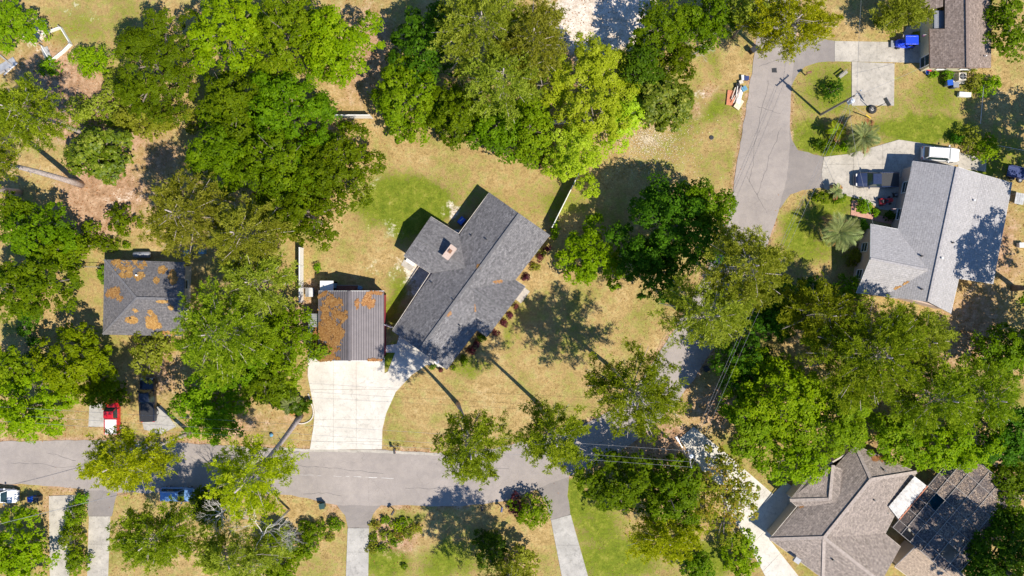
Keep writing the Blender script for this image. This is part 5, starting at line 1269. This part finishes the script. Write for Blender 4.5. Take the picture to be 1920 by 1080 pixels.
rb = empty('red_wheelbarrow', W(1738,128), R(70), 'red wheelbarrow against the brown-roofed house', 'wheelbarrow'); MB().box((0, 0, .5), (.9, .6, .3), 0, 1.25).build('tray', M['red'], rb); MB().wheel((.6, 0, .2), .2, .1).build('wheel', M['rubber'], rb)
for s in (-1, 1): MB().bar((.5, s * .1, .3), (-.9, s * .3, .55), .05).build('handle', M['wood'], rb)
tb = MB().lathe((0, 0, 0), [(.22, 0), (.32, .4), (.35, .42), (.3, .41), (.2, .06)], 14).build('blue_tub', M['blue']); tb.location = W(1738,137); tag(tb, 'blue tub beside the red wheelbarrow', 'tub')
def flag(px, py, z, az, label):
    c = W(px, py, z); r_ = empty('house_flag', c, R(az), label, 'flag'); MB().bar((0, 0, 0), (-1.3, 0, .6), .03).build('staff', M['white'], r_)
    V = []; n = 10
    for i in range(n + 1): V += [(-1.3 + .5 * i / n, .08 * math.sin(i * 1.3), .6 - .25 * i / n), (-1.1 + .5 * i / n, .12 * math.sin(i * 1.3 + .5), -.1 - .2 * i / n)]
    f = MB(); f.add(V, [(2 * i, 2 * i + 1, 2 * i + 3, 2 * i + 2) for i in range(n)]); f.build('cloth', M['pink'], r_)
flag(1744,64,2.2,15,'faded striped flag on the front of the brown-roofed house'); flag(1688,391,2.0,5,'faded flag on the front of the light grey house')
sdh = empty('satellite_dish', W(1862,66), 0, 'satellite dish on a post right of the brown-roofed house', 'satellite dish'); MB().tube([(0, 0, 0), (0, 0, 2.4)], .04, 6).build('post', M['steel'], sdh); MB().lathe((0, 0, 2.4), [(.05, 0), (.35, .05), (.55, .16), (.53, .18), (.03, .03)], 18).build('bowl', M['grey'], sdh)
pt0 = empty('propane_tank', W(272,478), 0, 'grey propane tank behind the slate-roofed house', 'tank'); tk = MB(); tk.tube([(-1.15, 0, .75), (-1.0, 0, .75), (1.0, 0, .75), (1.15, 0, .75)], [.2, .42, .42, .2], 12); tk.build('vessel', M['grey'], pt0, smooth=True)
for s in (-.7, .7): MB().box((s, 0, .18), (.14, .6, .36)).build('saddle', CONC3, pt0)
MB().lathe((0, 0, 1.15), [(.14, 0), (.14, .14), (.1, .18)], 10).build('dome', M['grey'], pt0)
# brick walk
bw = empty('brick_walk', (0, 0, 0)); tag(bw, kind='structure')
def brickmat():
    m, nt, b = newmat('walk_brick'); p = coords(nt); br = nd(nt, 'TexBrick', Scale=1.0); br.inputs['Brick Width'].default_value = .22; br.inputs['Row Height'].default_value = .11; br.inputs['Mortar Size'].default_value = .008
    br.inputs['Color1'].default_value = (.46, .20, .14, 1); br.inputs['Color2'].default_value = (.56, .29, .21, 1); br.inputs['Mortar'].default_value = (.40, .33, .27, 1); nt.links.new(p, br.inputs['Vector']); nt.links.new(br.outputs['Color'], b.inputs['Base Color']); b.inputs['Roughness'].default_value = .95; return m
WB = brickmat()
MB().prism(WP([(1597,376),(1608,376),(1606,396),(1595,403)]), -.05, .05).build('brick_paving', WB, bw); MB().prism(WP([(1606,396.3),(1688,411),(1686,424),(1595,403.3)]), -.05, .048).build('brick_paving', WB, bw)
# curved bed edging left of the pale driveway
eg = empty('bed_edging', W(575,780), 0, 'pale curved brick edging left of the pale driveway', 'edging')
el = smooth_line(WP([(578,738),(584,755),(589,772),(586,785),(577,792),(565,795),(553,791)]), 2); dd = 0
for (x0, y0), (x1, y1) in zip(el[:-1], el[1:]):
    L = math.hypot(x1 - x0, y1 - y0); k = max(1, int(L / .26))
    for i in range(k):
        x, y = x0 + (x1 - x0) * (i + .5) / k, y0 + (y1 - y0) * (i + .5) / k; MB().box((x, y, .06), (L / k - .02, .14, .16), math.atan2(y1 - y0, x1 - x0)).build('edging_brick', M['edging'] if (i % 3) else M['stone'], eg, eg.location)
rf_ = MB().lathe((0, 0, 0), [(.2, 0), (.24, .3), (.1, .4)], 10).build('reflector_bucket', M['bluegrey']); rf_.location = W(510,815); tag(rf_, 'blue bucket beside the thick leaning pine trunk', 'bucket')
# raised bed top left
rb2 = empty('raised_bed', W(110,92), 0, 'white-boarded raised bed on the top left lawn', 'raised bed')
bp = [(82,67),(98,60),(117,53),(126,68),(136,84),(122,98),(103,113)]; bp2 = [(103,124),(92,105),(82,88)]
for seq in (bp, bp2):
    for a, c in zip(seq[:-1], seq[1:]): MB().bar(W(*a) + Vector((0, 0, .3)), W(*c) + Vector((0, 0, .3)), .1, .6).build('board', M['white'], rb2, rb2.location)
for x, y in ((82,67),(117,53),(136,84),(103,124),(82,88),(80,80)): c = W(x, y); MB().box((c.x, c.y, .5), (.1, .1, 1.0)).build('stake', M['wood'], rb2, rb2.location)
gp = MB(); c0 = W(88,100); gp.box((c0.x, c0.y, .12), (.9, 1.6, .1), .35); o = gp.build('plywood_sheet', M['corr'], None, c0); o.location = c0; tag(o, 'grey plywood sheet lying beside the raised bed', 'board')
# scrap boards at the left edge
for i, (x, y, l, w, a, mt, lb) in enumerate([(14,123,2.6,1.1,30,'corr','grey sheet on the scrap heap at the left edge'),(22,130,2.4,.16,42,'white','white plank on the scrap heap at the left edge'),(8,136,2.0,.3,25,'wood','weathered board under the scrap heap at the left edge'),(13,113,2.2,.18,-40,'wood','board poking up out of the scrap heap at the left edge')]):
    c = W(x, y); b = MB(); b.box((0, 0, .12 + i * .07), (l, w, .06)); b.box((l * .2, 0, .16 + i * .07), (.06, w * .9, .05)); o = b.build('scrap_board', M[mt]); o.location = c; o.rotation_euler = (0, 0, R(a)); tag(o, lb, 'board')
# kerbside junk pile
def junk(name, px, py, z, d, a, mt, lb, cat, tilt=0, extra=None):
    b = MB(); b.box((0, 0, 0), d, 0)
    if extra: 
        for e in extra: b.box(e[:3], e[3:])
    o = b.build(name, M[mt]); c = W(px, py); o.location = (c.x, c.y, z); o.rotation_euler = (0, R(tilt), R(a)); tag(o, lb, cat, 'kerbside junk'); return o
junk('discarded_panel',1370,184,.10,(1.1,2.0,.06),-6,'orange','orange-brown door panel in the kerbside junk','panel',5,[(0,.5,.04,.9,.06,.03),(0,-.5,.04,.9,.06,.03)])
junk('mattress',1385,182,.24,(.6,1.9,.22),-14,'white','white mattress leaning in the kerbside junk','mattress',10,[(0,0,.12,.5,1.7,.04)])
junk('headboard',1384,196,.26,(.9,1.4,.08),-32,'straw','straw-coloured board at the lower end of the kerbside junk','board',14,[(0,.3,.05,.8,.07,.03)])
junk('picture_frame',1391,147,.35,(.34,.7,.08),4,'white','white frame at the top of the kerbside junk','frame',0,[(0,0,.05,.2,.5,.02)])
junk('storage_tote',1398,148,.22,(.55,.5,.42),0,'navy','navy tote at the top right of the kerbside junk','tote',0,[(0,0,.22,.6,.55,.05)])
junk('cardboard_box',1388,155,.2,(.5,.4,.38),20,'stone','pinkish carton in the kerbside junk','box',0,[(0,0,.2,.52,.42,.03)])
junk('trash_bag',1393,168,.25,(.75,.6,.45),30,'bluegrey','blue bag in the kerbside junk','bag',12,[(.1,.1,.2,.4,.35,.2)])
junk('black_bag',1382,162,.22,(.5,.6,.4),10,'black','black bag in the kerbside junk','bag',8,[(.05,.05,.2,.3,.3,.2)])
for i, (x, y, l, a) in enumerate([(1374,176,1.7,70),(1378,178,1.9,58),(1380,170,1.6,80),(1377,186,1.5,64),(1384,175,1.8,74)]):
    junk('broken_plank', x, y, .34 + .06 * i, (l, .1, .05), a, ('stone', 'edging', 'trim')[i % 3], ['shortest pale plank lying on the door panel', 'long pale plank at the left of the junk planks', 'pale plank at the top of the junk planks', 'pale plank at the bottom of the junk planks', 'pale plank resting on the white mattress'][i], 'plank', 4)
rx_ = random.Random(8)
# yard junk at the right edge, in tree shade
ut = empty('utility_trailer', W(1900,325), R(-12), 'dark utility trailer in the shade at the right edge', 'trailer'); MB().box((0, 0, .55), (2.4, 1.4, .1)).build('deck', M['navy'], ut)
for s in (-1, 1): MB().box((0, s * .72, .75), (2.4, .06, .35)).build('side_board', M['navy'], ut); t = MB().wheel((-.3, s * .85, .34), .34, .2).build('wheel', M['rubber'], ut); MB().wheel((-.3, s * .88, .34), .16, .2).build('rim', M['steel'], ut if False else t)
MB().bar((1.2, 0, .5), (2.3, 0, .45), .1).build('drawbar', M['red'], ut)
tm = empty('spare_wheel', W(1911,338), 0, 'loose wheel lying below the dark trailer', 'wheel'); MB().wheel((0, 0, .1), .36, .2, 'z').build('tyre', M['rubber'], tm); MB().wheel((0, 0, .11), .2, .2, 'z').build('rim', M['steel'], tm)
wt = empty('work_table', W(1903,374), R(-10), 'weathered work table outside the right wall of the light grey house', 'table')
for i in range(4): MB().box((-.45 + i * .3, 0, .85), (.28, 1.5, .05)).build('table_board', M['corr'], wt)
for x in (-.5, .5):
    for y in (-.6, .6): MB().box((x, y, .41), (.08, .08, .82)).build('leg', M['wood'], wt)
bx = empty('white_crate', W(1912,460), 0, 'white crate at the right edge', 'crate'); MB().box((0, 0, .3), (.9, .6, .55)).build('box', M['white'], bx); MB().box((0, 0, .6), (.95, .65, .06)).build('lid', M['white'], bx)
bc = empty('blue_cooler', W(1021,132), R(-55), 'blue cooler under the trees beside the sandy patch', 'cooler'); MB().box((0, 0, .25), (1.2, .6, .45)).build('box', M['bluegrey'], bc); MB().box((0, 0, .5), (1.25, .65, .08)).build('lid', M['grey'], bc)
gb_ = empty('planter_box', W(652,540), 0, 'planter box in the shade behind the garage', 'planter'); MB().box((0, 0, .2), (3.1, .8, .4)).build('box', M['wood'], gb_); MB().box((0, 0, .42), (2.95, .65, .04)).build('soil', M['mulch'], gb_); tb2 = MB().lathe((0, 0, 0), [(.25, 0), (.3, .4), (.3, .8), (.22, .85)], 14).build('rain_barrel', M['bluegrey']); tb2.location = W(677,540); tag(tb2, 'blue rain barrel at the end of the planter box', 'barrel')
wbch = empty('white_bench', W(770,492), R(-34), 'white bench against the back door of the main house', 'bench')
for y in (-.15, .0, .15): MB().box((0, y, .45), (1.3, .12, .05)).build('seat_slat', M['white'], wbch)
for s in (-1, 1): MB().box((s * .55, 0, .22), (.08, .36, .43)).build('leg', M['white'], wbch)
stp = empty('wooden_gate', W(575,540), 0, 'weathered wooden gate at the garage end of the white fence', 'gate')
for i in range(6): MB().box((-.6 + i * .25, 0, .75), (.1, .06, 1.4)).build('picket', M['wood'], stp)
for z in (.35, 1.15): MB().box((0, .06, z), (1.5, .06, .1)).build('rail', M['wood'], stp)
dk = empty('doghouse', W(583,548), 0, 'small grey dog house beside the wooden gate', 'dog house'); MB().box((0, 0, .35), (.8, 1.0, .7)).build('wall', M['wood'], dk)
for s in (-1, 1): MB().slab([(0, -.6, 1.0), (0, .6, 1.0), (s * .55, .6, .65), (s * .55, -.6, .65)], .04).build('roof', M['corr'], dk)
# lone manhole / utility covers on the empty lawn
mc = MB().lathe((0, 0, 0), [(.3, -.02), (.3, .06), (.26, .08)], 14).build('meter_cover', M['black']); mc.location = W(1334,258); tag(mc, 'dark meter cover on the empty lawn beside the side road', 'cover')

# ------------------------------------------------------------------ grass tufts, litter (uncountable)
def free_mask(X, Y):
    k = ~inside(rin + rout, X, Y)
    for a in APRONS: k &= ~inside(WP(a), X, Y)
    for _, p, _, _ in DRIVES: k &= ~inside(WP(p), X, Y)
    for p in ([(917,361),(1031,441),(838,693),(735,620)], [(808,406),(870,440),(806,512),(757,480)], [(985,537),(913,632),(880,610),(955,515)], [(597,546),(720,546),(720,676),(578,676)], [(196,487),(347,492),(342,630),(193,627)], [(1720,-90),(1858,-90),(1858,127),(1744,127)], [(1712,302),(1898,343),(1783,588),(1606,549),(1633,420),(1686,430)], [(1443,1011),(1603,834),(1719,885),(1689,1025),(1618,1140)], [(1595,376),(1608,376),(1688,411),(1686,424),(1595,403)]):
        k &= ~inside(WP(p, 2.5), X, Y)
    return k
rs = np.random.RandomState(6); n = 150000
X = rs.uniform(-70, 70, n); Y = rs.uniform(-40, 40, n); k = free_mask(X, Y); X, Y = X[k], Y[k]
wx, wy = wob(X, Y); st = mask_of(STRAW, wx, wy) + mask_of(PALE, wx, wy); gm_ = mask_of(GREEN, wx, wy); k = rs.rand(len(X)) > np.clip(st * 1.3, 0, .95); X, Y, gm_ = X[k], Y[k], gm_[k]; n = len(X)
a = rs.uniform(0, 6.28, n); L = .03 + .03 * rs.rand(n); hh = .03 + .05 * rs.rand(n); b0 = np.stack([X, Y, np.full(n, -.03)], 1); dv = np.stack([np.cos(a), np.sin(a), a * 0], 1); ln = np.stack([rs.normal(size=n) * .12, rs.normal(size=n) * .12, hh], 1)
V = np.stack([b0 - dv * L[:, None], b0 + dv * L[:, None], b0 + ln], 1)
GR2 = leafmat('green_grass_blade', (.16, .19, .012), (.26, .28, .03), (.38, .38, .07), .3)
isg = (gm_ + .35 * (fbm(X, Y, .5, 40) - .5) + .15 * rs.normal(size=n)) > .42
for nm, sel, mt in (('dry_grass', ~isg, LEAF['grass']), ('green_grass', isg, GR2)):
    o = link(nm, faces_mesh(nm, V[sel], 3, np.clip(.5 + .22 * rs.normal(size=sel.sum()), 0, 1)), mt); tag(o, 'dry tan lawn grass' + ' across the yards' if nm == 'dry_grass' else 'green lawn grass in the watered patches', 'grass', kind='stuff')
n = 60000; X = rs.uniform(-70, 70, n); Y = rs.uniform(-40, 40, n); wx, wy = wob(X, Y)
dr = np.minimum(dist_poly(WP(ROAD_IN), X, Y), dist_poly(WP(ROAD_OUT), X, Y))
pr = np.clip(mask_of(STRAW, wx, wy) * .9, 0, 1) + .9 * np.exp(-(dr / .6) ** 2) + .02; k = (rs.rand(n) < pr) & (free_mask(X, Y) | (rs.rand(n) < .03)); X, Y = X[k], Y[k]; n = len(X)
P = np.stack([X, Y, np.full(n, .02) + .03 * rs.rand(n)], 1); Nn = unit(np.array([0, 0, 1.]) + .35 * rs.normal(size=(n, 3)))
o = link('leaf_litter', faces_mesh('leaf_litter', leaf_quads(P, Nn, .10 + .14 * rs.rand(n), rs), 4, np.clip(.5 + .25 * rs.normal(size=n), 0, 1)), LEAF['dry']); tag(o, 'fallen brown leaves and pine straw on the ground', 'leaf litter', kind='stuff')

n = 2600; a = rs.uniform(0, 6.28, n); u = np.abs(rs.normal(size=n)); c0 = W(1215,262); X = c0.x + 3.6 * u * np.cos(a); Y = c0.y + 2.6 * u * np.sin(a); k = free_mask(X, Y); X, Y = X[k], Y[k]; n = len(X)
P = np.stack([X, Y, np.full(n, .03)], 1); Nn = unit(np.array([0, 0, 1.]) + .3 * rs.normal(size=(n, 3)))
o = link('fallen_petals', faces_mesh('fallen_petals', leaf_quads(P, Nn, .08 + .10 * rs.rand(n), rs), 4, None), M['straw']); tag(o, 'pale fallen petals on the empty lawn beside the side road', 'petals', kind='stuff')
